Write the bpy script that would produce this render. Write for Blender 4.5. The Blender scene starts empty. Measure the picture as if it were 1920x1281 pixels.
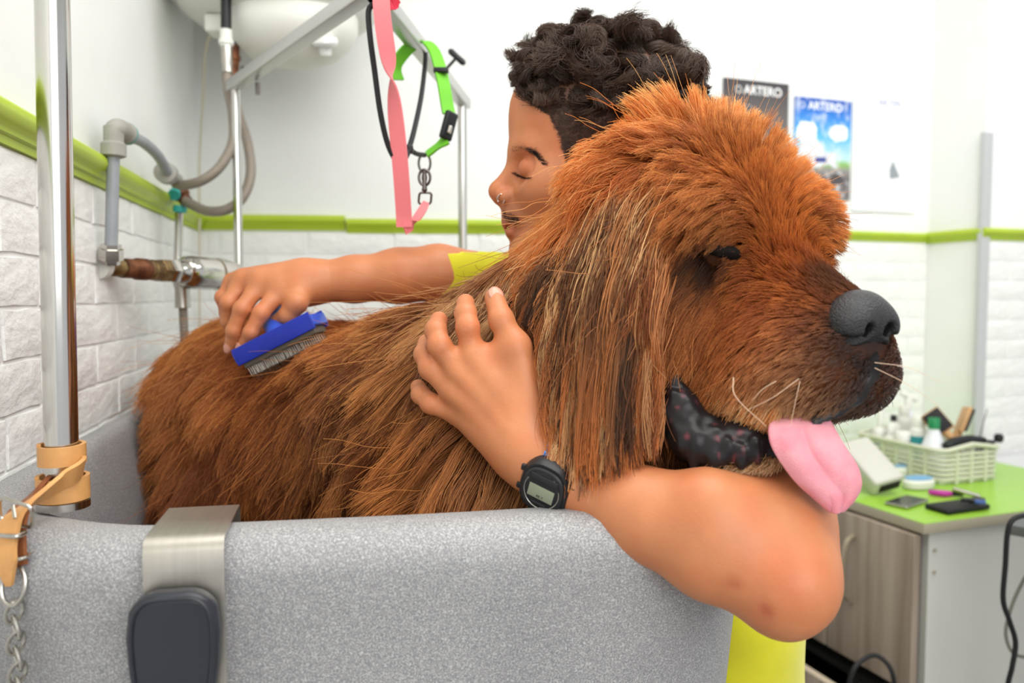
import bpy, bmesh, math, random
import numpy as np
from mathutils import Vector, Matrix, Euler, kdtree

random.seed(7)
rng = np.random.default_rng(7)
SC = bpy.context.scene
COL = SC.collection
R = math.radians

# ------------------------------------------------------------------ camera
CAMZ = 1.35
FPX = 1500.0
PITCH = math.atan(85.5 / FPX)
cam_d = bpy.data.cameras.new('camera')
cam = bpy.data.objects.new('camera', cam_d)
COL.objects.link(cam)
cam.location = (0, 0, CAMZ)
cam.rotation_euler = (R(90) - PITCH, 0, 0)
cam_d.sensor_width = 36.0
cam_d.lens = FPX / 1920 * 36.0
cam_d.clip_start = 0.02
cam_d.dof.use_dof = True
cam_d.dof.focus_distance = 0.76
cam_d.dof.aperture_fstop = 4.3
SC.camera = cam

# ------------------------------------------------------------------ world, lights, exposure
SC.view_settings.view_transform = 'Standard'
SC.view_settings.look = 'None'
SC.view_settings.exposure = 0.06
SC.view_settings.gamma = 1.0
w = bpy.data.worlds.new('world'); SC.world = w
w.use_nodes = True
w.node_tree.nodes['Background'].inputs[0].default_value = (0.93, 0.96, 1.0, 1)
w.node_tree.nodes['Background'].inputs[1].default_value = 0.74


def area_light(name, loc, target, size, power, color=(1, 1, 1)):
    d = bpy.data.lights.new(name, 'AREA')
    d.shape = 'RECTANGLE'; d.size, d.size_y = size
    d.energy = power; d.color = color
    o = bpy.data.objects.new(name, d)
    COL.objects.link(o)
    o.location = loc
    o.rotation_euler = (Vector(target) - Vector(loc)).to_track_quat('-Z', 'Y').to_euler()
    return o


area_light('shop_window_light', (1.25, -1.55, 2.25), (0.25, 1.3, 1.15), (2.0, 1.8), 48, (1, 0.985, 0.96))
area_light('ceiling_fill_light', (0.35, 0.55, 2.62), (0.35, 0.75, 0), (1.2, 1.2), 20, (1, 0.985, 0.95))  # unseen area lamp added under the ceiling as soft fill
area_light('back_fill_light', (1.35, 1.25, 2.62), (1.35, 1.6, 0), (0.9, 0.9), 13, (1, 1, 1))  # second unseen ceiling lamp, added as fill towards the back

# ------------------------------------------------------------------ coordinates
_cp, _sp = math.cos(PITCH), math.sin(PITCH)


def at(px, py, D, dz=0.0):
    """photo pixel and forward distance -> point in the room"""
    xr = (px - 960.0) / FPX; yr = -(py - 640.5) / FPX
    k = D / (_cp + yr * _sp)
    return Vector((xr * k, D, CAMZ + (-_sp + yr * _cp) * k + dz))


def frame(origin, angle):
    return Matrix.Translation(Vector(origin)) @ Matrix.Rotation(angle, 4, 'Z')


# ------------------------------------------------------------------ materials
def lin(c):
    return tuple((x / 12.92 if x <= 0.04045 else ((x + 0.055) / 1.055) ** 2.4) for x in c)


def rgb(r, g, b):
    return lin((r / 255, g / 255, b / 255)) + (1.0,)


MATS = {}


def mat(name, col, rough=0.5, metal=0.0, var=0.0, vscale=30.0, bump=0.0, bscale=80.0, spec=0.5, sss=0.0,
        sss_rad=(0.02, 0.008, 0.004), trans=0.0, ior=1.45, coat=0.0, emit=None, col2=None, stretch=None, detail=4.0, sheen=0.0):
    m = bpy.data.materials.new(name); m.use_nodes = True
    nt = m.node_tree; b = nt.nodes['Principled BSDF']
    I = b.inputs
    I['Base Color'].default_value = col
    I['Roughness'].default_value = rough
    I['Metallic'].default_value = metal
    I['Specular IOR Level'].default_value = spec
    I['IOR'].default_value = ior
    I['Transmission Weight'].default_value = trans
    I['Coat Weight'].default_value = coat
    I['Sheen Weight'].default_value = sheen
    if sss:
        I['Subsurface Weight'].default_value = sss
        I['Subsurface Radius'].default_value = (1, 0.4, 0.2)
        I['Subsurface Scale'].default_value = sss_rad[0]
    tc = nt.nodes.new('ShaderNodeTexCoord')
    src = tc.outputs['Object']
    if stretch:
        mp = nt.nodes.new('ShaderNodeMapping'); mp.inputs['Scale'].default_value = stretch
        nt.links.new(src, mp.inputs[0]); src = mp.outputs[0]
    if var or col2:
        n = nt.nodes.new('ShaderNodeTexNoise'); n.inputs['Scale'].default_value = vscale; n.inputs['Detail'].default_value = detail
        nt.links.new(src, n.inputs['Vector'])
        rp = nt.nodes.new('ShaderNodeValToRGB')
        c2 = col2 if col2 else tuple(x * (1 - var) for x in col[:3]) + (1,)
        rp.color_ramp.elements[0].position = 0.36; rp.color_ramp.elements[1].position = 0.64
        rp.color_ramp.elements[0].color = c2
        rp.color_ramp.elements[1].color = col
        nt.links.new(n.outputs['Fac'], rp.inputs[0])
        nt.links.new(rp.outputs[0], I['Base Color'])
    if bump:
        n2 = nt.nodes.new('ShaderNodeTexNoise'); n2.inputs['Scale'].default_value = bscale; n2.inputs['Detail'].default_value = 5
        nt.links.new(src, n2.inputs['Vector'])
        bp = nt.nodes.new('ShaderNodeBump'); bp.inputs['Strength'].default_value = bump; bp.inputs['Distance'].default_value = 0.004
        nt.links.new(n2.outputs['Fac'], bp.inputs['Height'])
        nt.links.new(bp.outputs[0], I['Normal'])
    if emit:
        I['Emission Color'].default_value = emit[0]; I['Emission Strength'].default_value = emit[1]
    MATS[name] = m
    return m


M = {}
M['paint'] = mat('white_wall_paint', rgb(240, 241, 239), 0.55, var=0.03, vscale=6, bump=0.06, bscale=60)
M['brick'] = mat('white_brick_paint', rgb(240, 240, 237), 0.6, var=0.03, vscale=25, bump=0.9, bscale=38, stretch=(1, 1, 1.6))
M['trim'] = mat('lime_trim_paint', rgb(180, 204, 52), 0.38, var=0.08, vscale=12)
M['floor'] = mat('grey_floor', rgb(150, 148, 143), 0.4, var=0.1, vscale=9)
M['ceiling'] = mat('ceiling_white', rgb(240, 240, 238), 0.7)
M['chrome'] = mat('polished_steel', rgb(205, 203, 198), 0.16, 1.0, var=0.06, vscale=14)
M['chromeold'] = mat('chrome_fitting', rgb(200, 196, 190), 0.12, 1.0)
M['brushed'] = mat('brushed_steel', rgb(196, 190, 180), 0.36, 1.0, var=0.08, vscale=8, stretch=(40, 2, 2))
M['alu'] = mat('aluminium_bar', rgb(200, 200, 198), 0.35, 1.0)
M['brass'] = mat('aged_brass', rgb(150, 125, 85), 0.45, 0.8, col2=rgb(95, 72, 45), vscale=70, bump=0.2)
M['copper'] = mat('old_copper', rgb(135, 85, 55), 0.5, 0.6, col2=rgb(90, 55, 38), vscale=60)
M['pvc'] = mat('grey_pipe_plastic', rgb(150, 155, 160), 0.45, var=0.08, vscale=30)
M['pvc2'] = mat('grey_elbow_plastic', rgb(160, 158, 150), 0.5, var=0.1, vscale=30)
M['teal'] = mat('teal_plastic', rgb(50, 165, 160), 0.5)
M['braid'] = mat('braided_hose', rgb(150, 140, 128), 0.42, 0.35, var=0.2, vscale=400, bump=0.4, bscale=500)
M['enamel'] = mat('white_enamel', rgb(226, 225, 219), 0.35, var=0.02)
M['whiteplastic'] = mat('white_plastic', rgb(228, 228, 220), 0.4)
M['cable'] = mat('beige_cable', rgb(205, 198, 178), 0.5)
M['black'] = mat('black_plastic', rgb(26, 27, 30), 0.4, var=0.2, vscale=40)
M['rubber'] = mat('black_rubber', rgb(20, 20, 22), 0.6)
M['navyblack'] = mat('charcoal_plastic', rgb(44, 47, 55), 0.32, var=0.15, vscale=18)
M['pink'] = mat('pink_webbing', rgb(240, 128, 134), 0.65, bump=0.25, bscale=700, sheen=0.2)
M['red'] = mat('crimson_webbing', rgb(200, 30, 60), 0.65)
M['green'] = mat('green_webbing', rgb(105, 190, 35), 0.55, bump=0.2, bscale=600)
M['olive'] = mat('olive_lining', rgb(120, 140, 45), 0.65)
M['darkcord'] = mat('black_cord', rgb(22, 24, 27), 0.6)
M['gunmetal'] = mat('gunmetal', rgb(110, 105, 102), 0.3, 1.0)
M['leather'] = mat('tan_leather', rgb(216, 160, 98), 0.5, var=0.14, vscale=60, bump=0.12, bscale=220)
M['leatherdark'] = mat('dark_leather', rgb(140, 82, 45), 0.6, var=0.25, vscale=80)
M['nickel'] = mat('dull_nickel', rgb(190, 186, 178), 0.27, 1.0, var=0.1, vscale=90)
M['wood'] = mat('grey_oak_laminate', rgb(172, 157, 142), 0.5, col2=rgb(140, 124, 110), vscale=3.0, stretch=(9, 9, 0.55), detail=8)
M['carcass'] = mat('white_laminate', rgb(205, 204, 198), 0.45)
M['edge'] = mat('beige_edge_band', rgb(206, 190, 168), 0.5)
M['greentop'] = mat('green_worktop', rgb(150, 196, 62), 0.3)
M['topedge'] = mat('worktop_edge', rgb(165, 158, 138), 0.5)
M['dark'] = mat('dark_interior', rgb(30, 28, 27), 0.8)
M['handle'] = mat('satin_handle', rgb(178, 164, 144), 0.35, 0.7)
M['basket'] = mat('sage_basket_plastic', rgb(205, 206, 184), 0.5)
M['bottle'] = mat('milky_plastic', rgb(225, 228, 232), 0.35, sss=0.0)
M['greencap'] = mat('green_cap', rgb(20, 130, 75), 0.4)
M['bluelabel'] = mat('blue_label', rgb(70, 100, 165), 0.5)
M['bamboo'] = mat('brush_wood', rgb(205, 160, 110), 0.5, var=0.15, vscale=30)
M['greybox'] = mat('grey_appliance_plastic', rgb(196, 194, 184), 0.45)
M['skyblue'] = mat('pale_blue_plastic', rgb(120, 170, 210), 0.4)
M['brightgreen'] = mat('bright_green_plastic', rgb(50, 180, 85), 0.4)
M['magenta'] = mat('magenta_plastic', rgb(180, 50, 150), 0.4)
M['phone'] = mat('phone_glass', rgb(60, 60, 62), 0.15)
M['aquaplastic'] = mat('teal_label', rgb(50, 150, 155), 0.5)


def speckle_mat():
    m = bpy.data.materials.new('speckled_grey_resin'); m.use_nodes = True
    nt = m.node_tree; b = nt.nodes['Principled BSDF']
    tc = nt.nodes.new('ShaderNodeTexCoord')
    n = nt.nodes.new('ShaderNodeTexNoise'); n.inputs['Scale'].default_value = 760; n.inputs['Detail'].default_value = 2
    nt.links.new(tc.outputs['Object'], n.inputs['Vector'])
    rp = nt.nodes.new('ShaderNodeValToRGB')
    e = rp.color_ramp.elements
    e[0].position = 0.30; e[0].color = rgb(128, 128, 131)
    e[1].position = 0.74; e[1].color = rgb(206, 206, 206)
    k = e.new(0.45); k.color = rgb(146, 145, 147)
    k = e.new(0.56); k.color = rgb(166, 165, 165)
    nt.links.new(n.outputs['Fac'], rp.inputs[0])
    n2 = nt.nodes.new('ShaderNodeTexNoise'); n2.inputs['Scale'].default_value = 7
    nt.links.new(tc.outputs['Object'], n2.inputs['Vector'])
    mx = nt.nodes.new('ShaderNodeMix'); mx.data_type = 'RGBA'; mx.blend_type = 'MULTIPLY'
    mr = nt.nodes.new('ShaderNodeMapRange'); mr.inputs[1].default_value = 0.35; mr.inputs[2].default_value = 0.65
    mr.inputs[3].default_value = 0.0; mr.inputs[4].default_value = 0.35
    nt.links.new(n2.outputs['Fac'], mr.inputs[0])
    nt.links.new(mr.outputs[0], mx.inputs[0])
    nt.links.new(rp.outputs[0], mx.inputs[6]); mx.inputs[7].default_value = (0.72, 0.72, 0.73, 1)
    nt.links.new(mx.outputs[2], b.inputs['Base Color'])
    b.inputs['Roughness'].default_value = 0.55
    bp = nt.nodes.new('ShaderNodeBump'); bp.inputs['Strength'].default_value = 0.25; bp.inputs['Distance'].default_value = 0.002
    nt.links.new(n.outputs['Fac'], bp.inputs['Height']); nt.links.new(bp.outputs[0], b.inputs['Normal'])
    return m


M['tub'] = speckle_mat()


# ------------------------------------------------------------------ mesh building
class MB:
    def __init__(s):
        s.v = []; s.f = []

    def add(s, vs, fs, mtx=None):
        o = len(s.v)
        if mtx is not None:
            vs = [mtx @ Vector(p) for p in vs]
        s.v += [tuple(p) for p in vs]
        s.f += [tuple(i + o for i in f) for f in fs]
        return s

    def box(s, c, d, mtx=None, bev=0.0):
        x, y, z = c; a, b, h = d[0] / 2, d[1] / 2, d[2] / 2
        if bev <= 0:
            vs = [(x + i * a, y + j * b, z + k * h) for k in (-1, 1) for j in (-1, 1) for i in (-1, 1)]
            fs = [(0, 2, 3, 1), (4, 5, 7, 6), (0, 1, 5, 4), (2, 6, 7, 3), (0, 4, 6, 2), (1, 3, 7, 5)]
            return s.add(vs, fs, mtx)
        bm = bmesh.new()
        bmesh.ops.create_cube(bm, size=1)
        for v in bm.verts: v.co = Vector((v.co.x * d[0], v.co.y * d[1], v.co.z * d[2]))
        bmesh.ops.bevel(bm, geom=list(bm.edges), offset=min(bev, min(d) * 0.49), segments=3, affect='EDGES', profile=0.5)
        bm.verts.index_update()
        vs = [(v.co.x + x, v.co.y + y, v.co.z + z) for v in bm.verts]
        fs = [tuple(v.index for v in f.verts) for f in bm.faces]
        bm.free()
        return s.add(vs, fs, mtx)

    def tube(s, pts, r, n=12, caps=True, closed=False, mtx=None):
        pts = [Vector(p) for p in pts]
        N = len(pts)
        rs = r if isinstance(r, (list, tuple)) else [r] * N
        tang = []
        for i in range(N):
            if closed:
                t = pts[(i + 1) % N] - pts[i - 1]
            else:
                t = pts[min(i + 1, N - 1)] - pts[max(i - 1, 0)]
            tang.append(t.normalized())
        up = Vector((0, 0, 1)) if abs(tang[0].z) < 0.9 else Vector((1, 0, 0))
        nrm = (up - tang[0] * up.dot(tang[0])).normalized()
        vs = []; fs = []
        for i in range(N):
            nrm = (nrm - tang[i] * nrm.dot(tang[i])).normalized()
            bi = tang[i].cross(nrm)
            for k in range(n):
                a = 2 * math.pi * k / n
                vs.append(pts[i] + (nrm * math.cos(a) + bi * math.sin(a)) * rs[i])
        seg = N if closed else N - 1
        for i in range(seg):
            j = (i + 1) % N
            for k in range(n):
                l = (k + 1) % n
                fs.append((i * n + k, i * n + l, j * n + l, j * n + k))
        if caps and not closed:
            fs.append(tuple(range(n - 1, -1, -1)))
            fs.append(tuple((N - 1) * n + k for k in range(n)))
        return s.add(vs, fs, mtx)

    def lathe(s, prof, n=32, mtx=None, caps=True):
        vs = []; fs = []
        for (r, z) in prof:
            for k in range(n):
                a = 2 * math.pi * k / n
                vs.append((r * math.cos(a), r * math.sin(a), z))
        for i in range(len(prof) - 1):
            for k in range(n):
                l = (k + 1) % n
                fs.append((i * n + k, i * n + l, (i + 1) * n + l, (i + 1) * n + k))
        if caps:
            fs.append(tuple(range(n - 1, -1, -1)))
            fs.append(tuple((len(prof) - 1) * n + k for k in range(n)))
        return s.add(vs, fs, mtx)

    def prism(s, poly, h0, h1, mtx=None):
        """poly in local xy, extruded along z"""
        n = len(poly)
        vs = [(p[0], p[1], h0) for p in poly] + [(p[0], p[1], h1) for p in poly]
        fs = [tuple(range(n - 1, -1, -1)), tuple(range(n, 2 * n))]
        for i in range(n):
            j = (i + 1) % n
            fs.append((i, j, n + j, n + i))
        return s.add(vs, fs, mtx)

    def ribbon(s, pts, wdirs, width, thick, mtx=None):
        """a strap: centre line, direction across, with thickness"""
        pts = [Vector(p) for p in pts]; N = len(pts)
        vs = []; fs = []
        for i in range(N):
            t = (pts[min(i + 1, N - 1)] - pts[max(i - 1, 0)]).normalized()
            wd = Vector(wdirs[i] if isinstance(wdirs, list) else wdirs)
            wd = (wd - t * wd.dot(t)).normalized()
            nn = t.cross(wd).normalized()
            W = width[i] if isinstance(width, list) else width
            for a, b in ((-1, -1), (1, -1), (1, 1), (-1, 1)):
                vs.append(pts[i] + wd * (a * W / 2) + nn * (b * thick / 2))
        for i in range(N - 1):
            for k in range(4):
                l = (k + 1) % 4
                fs.append((i * 4 + k, i * 4 + l, (i + 1) * 4 + l, (i + 1) * 4 + k))
        fs.append((3, 2, 1, 0)); b = (N - 1) * 4; fs.append((b, b + 1, b + 2, b + 3))
        return s.add(vs, fs, mtx)

    def build(s, name, m, parent=None, smooth=35, mtx=None):
        me = bpy.data.meshes.new(name)
        me.from_pydata([tuple(v) for v in s.v], [], s.f)
        return finish(me, name, m, parent, smooth, mtx)


def finish(me, name, m, parent=None, smooth=35, mtx=None, fix=True):
    if fix:
        bm = bmesh.new(); bm.from_mesh(me)
        bmesh.ops.recalc_face_normals(bm, faces=bm.faces)
        bm.to_mesh(me); bm.free()
    if smooth:
        me.polygons.foreach_set('use_smooth', [True] * len(me.polygons))
        if smooth < 180: me.set_sharp_from_angle(angle=R(smooth))
    if m is not None: me.materials.append(m)
    o = bpy.data.objects.new(name, me)
    COL.objects.link(o)
    if mtx is not None: o.matrix_world = mtx
    PW[o.name] = mtx.copy() if mtx is not None else Matrix()
    if parent is not None:
        o.parent = parent
        if mtx is None:
            o.matrix_parent_inverse = WM[parent.name].inverted() if parent.name in WM else Matrix()
        else:
            o.matrix_parent_inverse = WM[parent.name].inverted() if parent.name in WM else Matrix()
    return o


PW = {}   # world matrices of parts
WM = {}   # world matrices of the empties


def tag(o, label, cat, group=None):
    o['label'] = label; o['category'] = cat
    if group: o['group'] = group
    return o


def thing(name, label, cat, loc, group=None):
    o = bpy.data.objects.new(name, None)
    o.empty_display_size = 0.05
    COL.objects.link(o)
    o.location = loc
    WM[o.name] = Matrix.Translation(Vector(loc))
    return tag(o, label, cat, group)


def struct(o):
    o['kind'] = 'structure'
    return o


def under(child, part):
    """make an existing part a sub-part of another part, in place"""
    child.parent = part
    child.matrix_parent_inverse = PW.get(part.name, Matrix()).inverted()


def catmull(pts, n=8):
    pts = [Vector(p) for p in pts]
    P = [pts[0] * 2 - pts[1]] + pts + [pts[-1] * 2 - pts[-2]]
    out = []
    for i in range(1, len(P) - 2):
        p0, p1, p2, p3 = P[i - 1], P[i], P[i + 1], P[i + 2]
        for k in range(n):
            t = k / n
            out.append(0.5 * ((2 * p1) + (-p0 + p2) * t + (2 * p0 - 5 * p1 + 4 * p2 - p3) * t * t + (-p0 + 3 * p1 - 3 * p2 + p3) * t ** 3))
    out.append(pts[-1])
    return out


def align(p, d, up=(0, 0, 1)):
    """matrix with local z along d at p"""
    return Matrix.Translation(Vector(p)) @ Vector(d).normalized().to_track_quat('Z', 'Y').to_matrix().to_4x4()


def seg(a, b):
    """matrix for a lathe running from a to b (local z)"""
    a, b = Vector(a), Vector(b)
    return align(a, b - a), (b - a).length

# ================================================================== the room
ZR = CAMZ
CORN = (-0.745, 1.91)
BEND = (0.052, 1.98)
EB = (1.248, 2.415)
FL = frame((CORN[0], CORN[1], 0), math.atan2(-0.979, 0.203))
FA = frame((BEND[0], BEND[1], 0), math.atan2(CORN[1] - BEND[1], CORN[0] - BEND[0]))
FB = frame((EB[0], EB[1], 0), math.atan2(BEND[1] - EB[1], BEND[0] - EB[0]))
LA = math.hypot(CORN[0] - BEND[0], CORN[1] - BEND[1])
LB = math.hypot(EB[0] - BEND[0], EB[1] - BEND[1])
TOPZ = 2.75

floor = struct(MB().box((1.0, 0.6, -0.03), (5.6, 6.0, 0.06)).build('floor', M['floor'], smooth=0))
ceil = struct(MB().box((1.0, 0.6, TOPZ + 0.03), (5.6, 6.0, 0.06)).build('ceiling', M['ceiling'], smooth=0))
wl = struct(MB().box((1.3, -0.05, TOPZ / 2), (3.0, 0.1, TOPZ)).build('wall_left', M['paint'], smooth=0, mtx=FL))
wa = struct(MB().box((LA / 2, -0.05, TOPZ / 2), (LA + 0.1, 0.1, TOPZ)).build('wall_back', M['paint'], smooth=0, mtx=FA))
wb = struct(MB().box((LB / 2 - 0.3, -0.05, TOPZ / 2), (LB + 0.6, 0.1, TOPZ)).build('wall_right', M['paint'], smooth=0, mtx=FB))
wp = struct(MB().box((-0.9, 0.09, TOPZ / 2), (1.8, 0.19, TOPZ)).build('wall_pilaster', M['paint'], smooth=0, mtx=FB))
for o, F in ((wl, FL), (wa, FA), (wb, FB), (wp, FB)): WM[o.name] = F


# ---- white relief bricks below the trim, each one its own piece
def brick_mesh(i, L, H):
    r = random.Random(i)
    nx, nz = 6, 3
    vs = []; fs = []
    for k in range(nz + 1):
        for j in range(nx + 1):
            edge = j in (0, nx) or k in (0, nz)
            x = -L / 2 + L * j / nx; z = -H / 2 + H * k / nz
            if not edge:
                x += r.uniform(-0.008, 0.008); z += r.uniform(-0.004, 0.004)
                y = 0.0042 + r.uniform(-0.0022, 0.0026)
            else:
                y = 0.0026 + r.uniform(-0.0009, 0.0009)
                x += r.uniform(-0.001, 0.001); z += r.uniform(-0.0012, 0.0012)
            vs.append((x, y, z))
    W = nx + 1
    for k in range(nz):
        for j in range(nx):
            fs.append((k * W + j, k * W + j + 1, (k + 1) * W + j + 1, (k + 1) * W + j))
    rim = [j for j in range(nx + 1)] + [k * W + nx for k in range(1, nz + 1)] + [nz * W + j for j in range(nx - 1, -1, -1)] + [k * W for k in range(nz - 1, 0, -1)]
    o = len(vs)
    for q in rim:
        vs.append((vs[q][0] * 1.008, -0.001, vs[q][2] * 1.025))
    for a in range(len(rim)):
        b = (a + 1) % len(rim)
        fs.append((rim[b], rim[a], o + a, o + b))
    me = bpy.data.meshes.new('brick')
    me.from_pydata(vs, [], fs)
    bm = bmesh.new(); bm.from_mesh(me); bmesh.ops.recalc_face_normals(bm, faces=bm.faces); bm.to_mesh(me); bm.free()
    me.polygons.foreach_set('use_smooth', [True] * len(me.polygons)); me.set_sharp_from_angle(angle=R(50))
    me.materials.append(M['brick'])
    return me


BL, BH = 0.205, 0.0555
BMESH = [brick_mesh(i, BL - 0.006, BH - 0.0055) for i in range(7)]


def lay_bricks(wall, F, x0, x1, ztop, rows, off=0.0, yout=0.0):
    for k in range(rows):
        z = ztop - (k + 0.5) * BH
        x = x0 - BL * (0.5 * (k % 2)) - off
        while x < x1 - 0.02:
            a, b = max(x, x0), min(x + BL, x1)
            if b - a > 0.03:
                o = bpy.data.objects.new('brick', random.choice(BMESH))
                COL.objects.link(o)
                o.parent = wall
                sc = (b - a - 0.006) / (BL - 0.006)
                fl = random.choice((0, 1))
                o.matrix_local = Matrix.Translation(((a + b) / 2, yout, z)) @ Matrix.Rotation(math.pi * 0, 4, 'Z') @ Matrix.Diagonal((sc, 1, 1, 1))
            x += BL


TRZ = ZR + 0.174
lay_bricks(wl, FL, 0.0, 1.62, TRZ - 0.02, 9)
lay_bricks(wa, FA, 0.0, LA, TRZ - 0.02, 9, 0.07)
lay_bricks(wb, FB, 0.0, LB, TRZ - 0.02, 11, 0.03)
lay_bricks(wp, FB, -0.52, 0.0, TRZ - 0.02, 11, 0.1, yout=0.185)

TP = [(-0.001, -0.021), (0.007, -0.021), (0.008, -0.013), (0.013, -0.011), (0.014, -0.005), (0.019, -0.002), (0.024, 0.006), (0.023, 0.014), (0.018, 0.019), (0.008, 0.021), (-0.001, 0.021)]


def trim(name, F, x0, x1, dz=0.0, yo=0.0, s=1.0):
    P = Matrix(((0, 0, 1, 0), (1, 0, 0, yo), (0, 1, 0, TRZ + dz), (0, 0, 0, 1)))
    TPs = [(a * s, b * s) for a, b in TP]
    return struct(MB().prism(TPs, x0, x1, P).build(name, M['trim'], smooth=50, mtx=F))


trim('trim_1', FL, 0.0, 2.6)
# joint in the back trim at about the middle of the wall
trim('trim_2', FA, 0.455, LA - 0.01, 0.001, s=0.86)
trim('trim_3', FA, 0.0, 0.452, -0.0055, s=0.82)
trim('trim_4', FB, 0.0, LB, -0.001, s=0.66)
trim('trim_5', FB, -1.6, 0.012, -0.001, yo=0.185, s=0.8)
P5 = FB @ Matrix.Translation((0, 0.185, 0)) @ Matrix.Rotation(R(-90), 4, 'Z')
trim('trim_6', FB @ Matrix.Rotation(R(-90), 4, 'Z'), -0.192, 0.0, -0.001, s=0.8)
MB().box((0.0, 0.188, 0.45 + 0.57), (0.034, 0.012, 0.90 + 0.66), None).build('corner_guard', mat('grey_corner_strip', rgb(190, 191, 192), 0.4), wp, mtx=FB)


# ---- posters on the back wall
def wall_uv(F, px, py, yo=0.0):
    """point on the wall plane seen at a photo pixel, in wall coordinates"""
    o = Vector((0, 0, CAMZ)); d = at(px, py, 1.0) - o
    Fi = F.inverted()
    lo = Fi @ o; ld = Fi.to_3x3() @ d
    t = (yo - lo.y) / ld.y
    p = lo + ld * t
    return p.x, p.z


def poster_mat(name, kind):
    m = bpy.data.materials.new(name); m.use_nodes = True
    nt = m.node_tree; b = nt.nodes['Principled BSDF']; b.inputs['Roughness'].default_value = 0.35
    tc = nt.nodes.new('ShaderNodeTexCoord'); sp = nt.nodes.new('ShaderNodeSeparateXYZ')
    nt.links.new(tc.outputs['Generated'], sp.inputs[0])
    rp = nt.nodes.new('ShaderNodeValToRGB'); e = rp.color_ramp.elements
    if kind == 'blue':
        e[0].position = 0.0; e[0].color = rgb(120, 112, 112)
        e[1].position = 1.0; e[1].color = rgb(30, 84, 178)
        for p, c in ((0.2, rgb(105, 98, 100)), (0.3, rgb(150, 146, 140)), (0.36, rgb(140, 190, 90)), (0.42, rgb(190, 225, 235)), (0.62, rgb(95, 185, 240)), (0.85, rgb(50, 125, 215))):
            k = e.new(p); k.color = c
        nn = nt.nodes.new('ShaderNodeTexNoise'); nn.inputs['Scale'].default_value = 7
        nt.links.new(tc.outputs['Generated'], nn.inputs['Vector'])
        mr = nt.nodes.new('ShaderNodeMapRange'); mr.inputs[1].default_value = 0.5; mr.inputs[2].default_value = 0.66; mr.inputs[4].default_value = 0.5
        nt.links.new(nn.outputs['Fac'], mr.inputs[0])
        mx = nt.nodes.new('ShaderNodeMix'); mx.data_type = 'RGBA'
        nt.links.new(mr.outputs[0], mx.inputs[0]); nt.links.new(rp.outputs[0], mx.inputs[6]); mx.inputs[7].default_value = (0.9, 0.92, 0.95, 1)
        nt.links.new(mx.outputs[2], b.inputs['Base Color'])
    else:
        e[0].position = 0.0; e[0].color = rgb(120, 112, 108)
        e[1].position = 1.0; e[1].color = rgb(66, 62, 66)
        k = e.new(0.6); k.color = rgb(110, 104, 102)
        nt.links.new(rp.outputs[0], b.inputs['Base Color'])
    nt.links.new(sp.outputs['Z'], rp.inputs[0])
    return m


def poster(name, label, x0, y0, x1, y1, m):
    """left-top and right-bottom photo corners on wall B"""
    u0, v0 = wall_uv(FB, x0, y0); u1, v1 = wall_uv(FB, x1, y1)
    cu, cv = (u0 + u1) / 2, (v0 + v1) / 2
    W, H = abs(u0 - u1), abs(v0 - v1)
    mt = FB @ Matrix.Translation((cu, 0.004, cv))
    t = thing(name, label, 'poster', mt.translation)
    t.matrix_world = mt; WM[t.name] = mt
    MB().box((0, 0, 0), (W, 0.004, H)).build('sheet', m, t, smooth=0, mtx=mt)
    return t, W, H, mt


def to_mesh(o):
    """lettering as a plain mesh object"""
    bpy.context.view_layer.update()
    dg = bpy.context.evaluated_depsgraph_get()
    me = bpy.data.meshes.new_from_object(o.evaluated_get(dg))
    nm = o.name.split('.')[0]
    n = bpy.data.objects.new(nm, me); COL.objects.link(n)
    n.parent = o.parent; n.matrix_parent_inverse = o.matrix_parent_inverse.copy(); n.matrix_basis = o.matrix_basis.copy()
    bpy.data.objects.remove(o)
    return n


def text(body, size, m, parent, mt, loc, extr=0.0003, align_x='CENTER', name='lettering', shear=0.0, bold=0.0):
    c = bpy.data.curves.new(name, 'FONT')
    c.body = body; c.size = size; c.extrude = extr; c.align_x = align_x; c.align_y = 'CENTER'
    c.offset = bold
    c.materials.append(m)
    o = bpy.data.objects.new(name, c); COL.objects.link(o)
    # font plane xy -> wall plane, facing out of the wall
    L = Matrix.Translation(loc) @ Matrix(((-1, 0, 0, 0), (0, 0, 1, 0), (0, 1, 0, 0), (0, 0, 0, 1)))
    o.parent = parent
    o.matrix_parent_inverse = WM[parent.name].inverted()
    o.matrix_world = mt @ L
    return to_mesh(o)


M['pwhite'] = mat('poster_white', rgb(250, 250, 250), 0.4)
M['pgrey'] = mat('poster_dog_grey', rgb(214, 216, 222), 0.5, col2=rgb(240, 241, 244), vscale=40)
M['pgrey2'] = mat('poster_shadow_grey', rgb(150, 155, 162), 0.5)
M['pnavy'] = mat('poster_navy', rgb(70, 80, 150), 0.5)
M['pcharcoal'] = mat('poster_charcoal', rgb(84, 80, 82), 0.5)
t, W, H, mt = poster('wall_poster', 'dark grey poster with white lettering behind the head of the man', 1355, 146, 1473, 345, poster_mat('grey_poster_print', 'grey'))
text('ARTERO', W * 0.155, M['pwhite'], t, mt, (-0.02, 0.0024, H * 0.40), bold=0.0006)
MB().tube([(W * 0.28 + 0.009 * math.cos(a), 0.0024, H * 0.40 + 0.009 * math.sin(a)) for a in np.linspace(0, 6.28, 17)[:-1]], 0.0013, 6, closed=True).build('logo_ring', M['pwhite'], t, mtx=mt)
MB().tube([(W * 0.13 + 0.035 * math.cos(a), 0.0024, H * 0.12 + 0.035 * math.sin(a)) for a in np.linspace(0, 6.28, 33)[:-1]], 0.0016, 6, closed=True).build('printed_ring', mat('poster_mid_grey', rgb(160, 160, 165), 0.5), t, mtx=mt)
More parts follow.
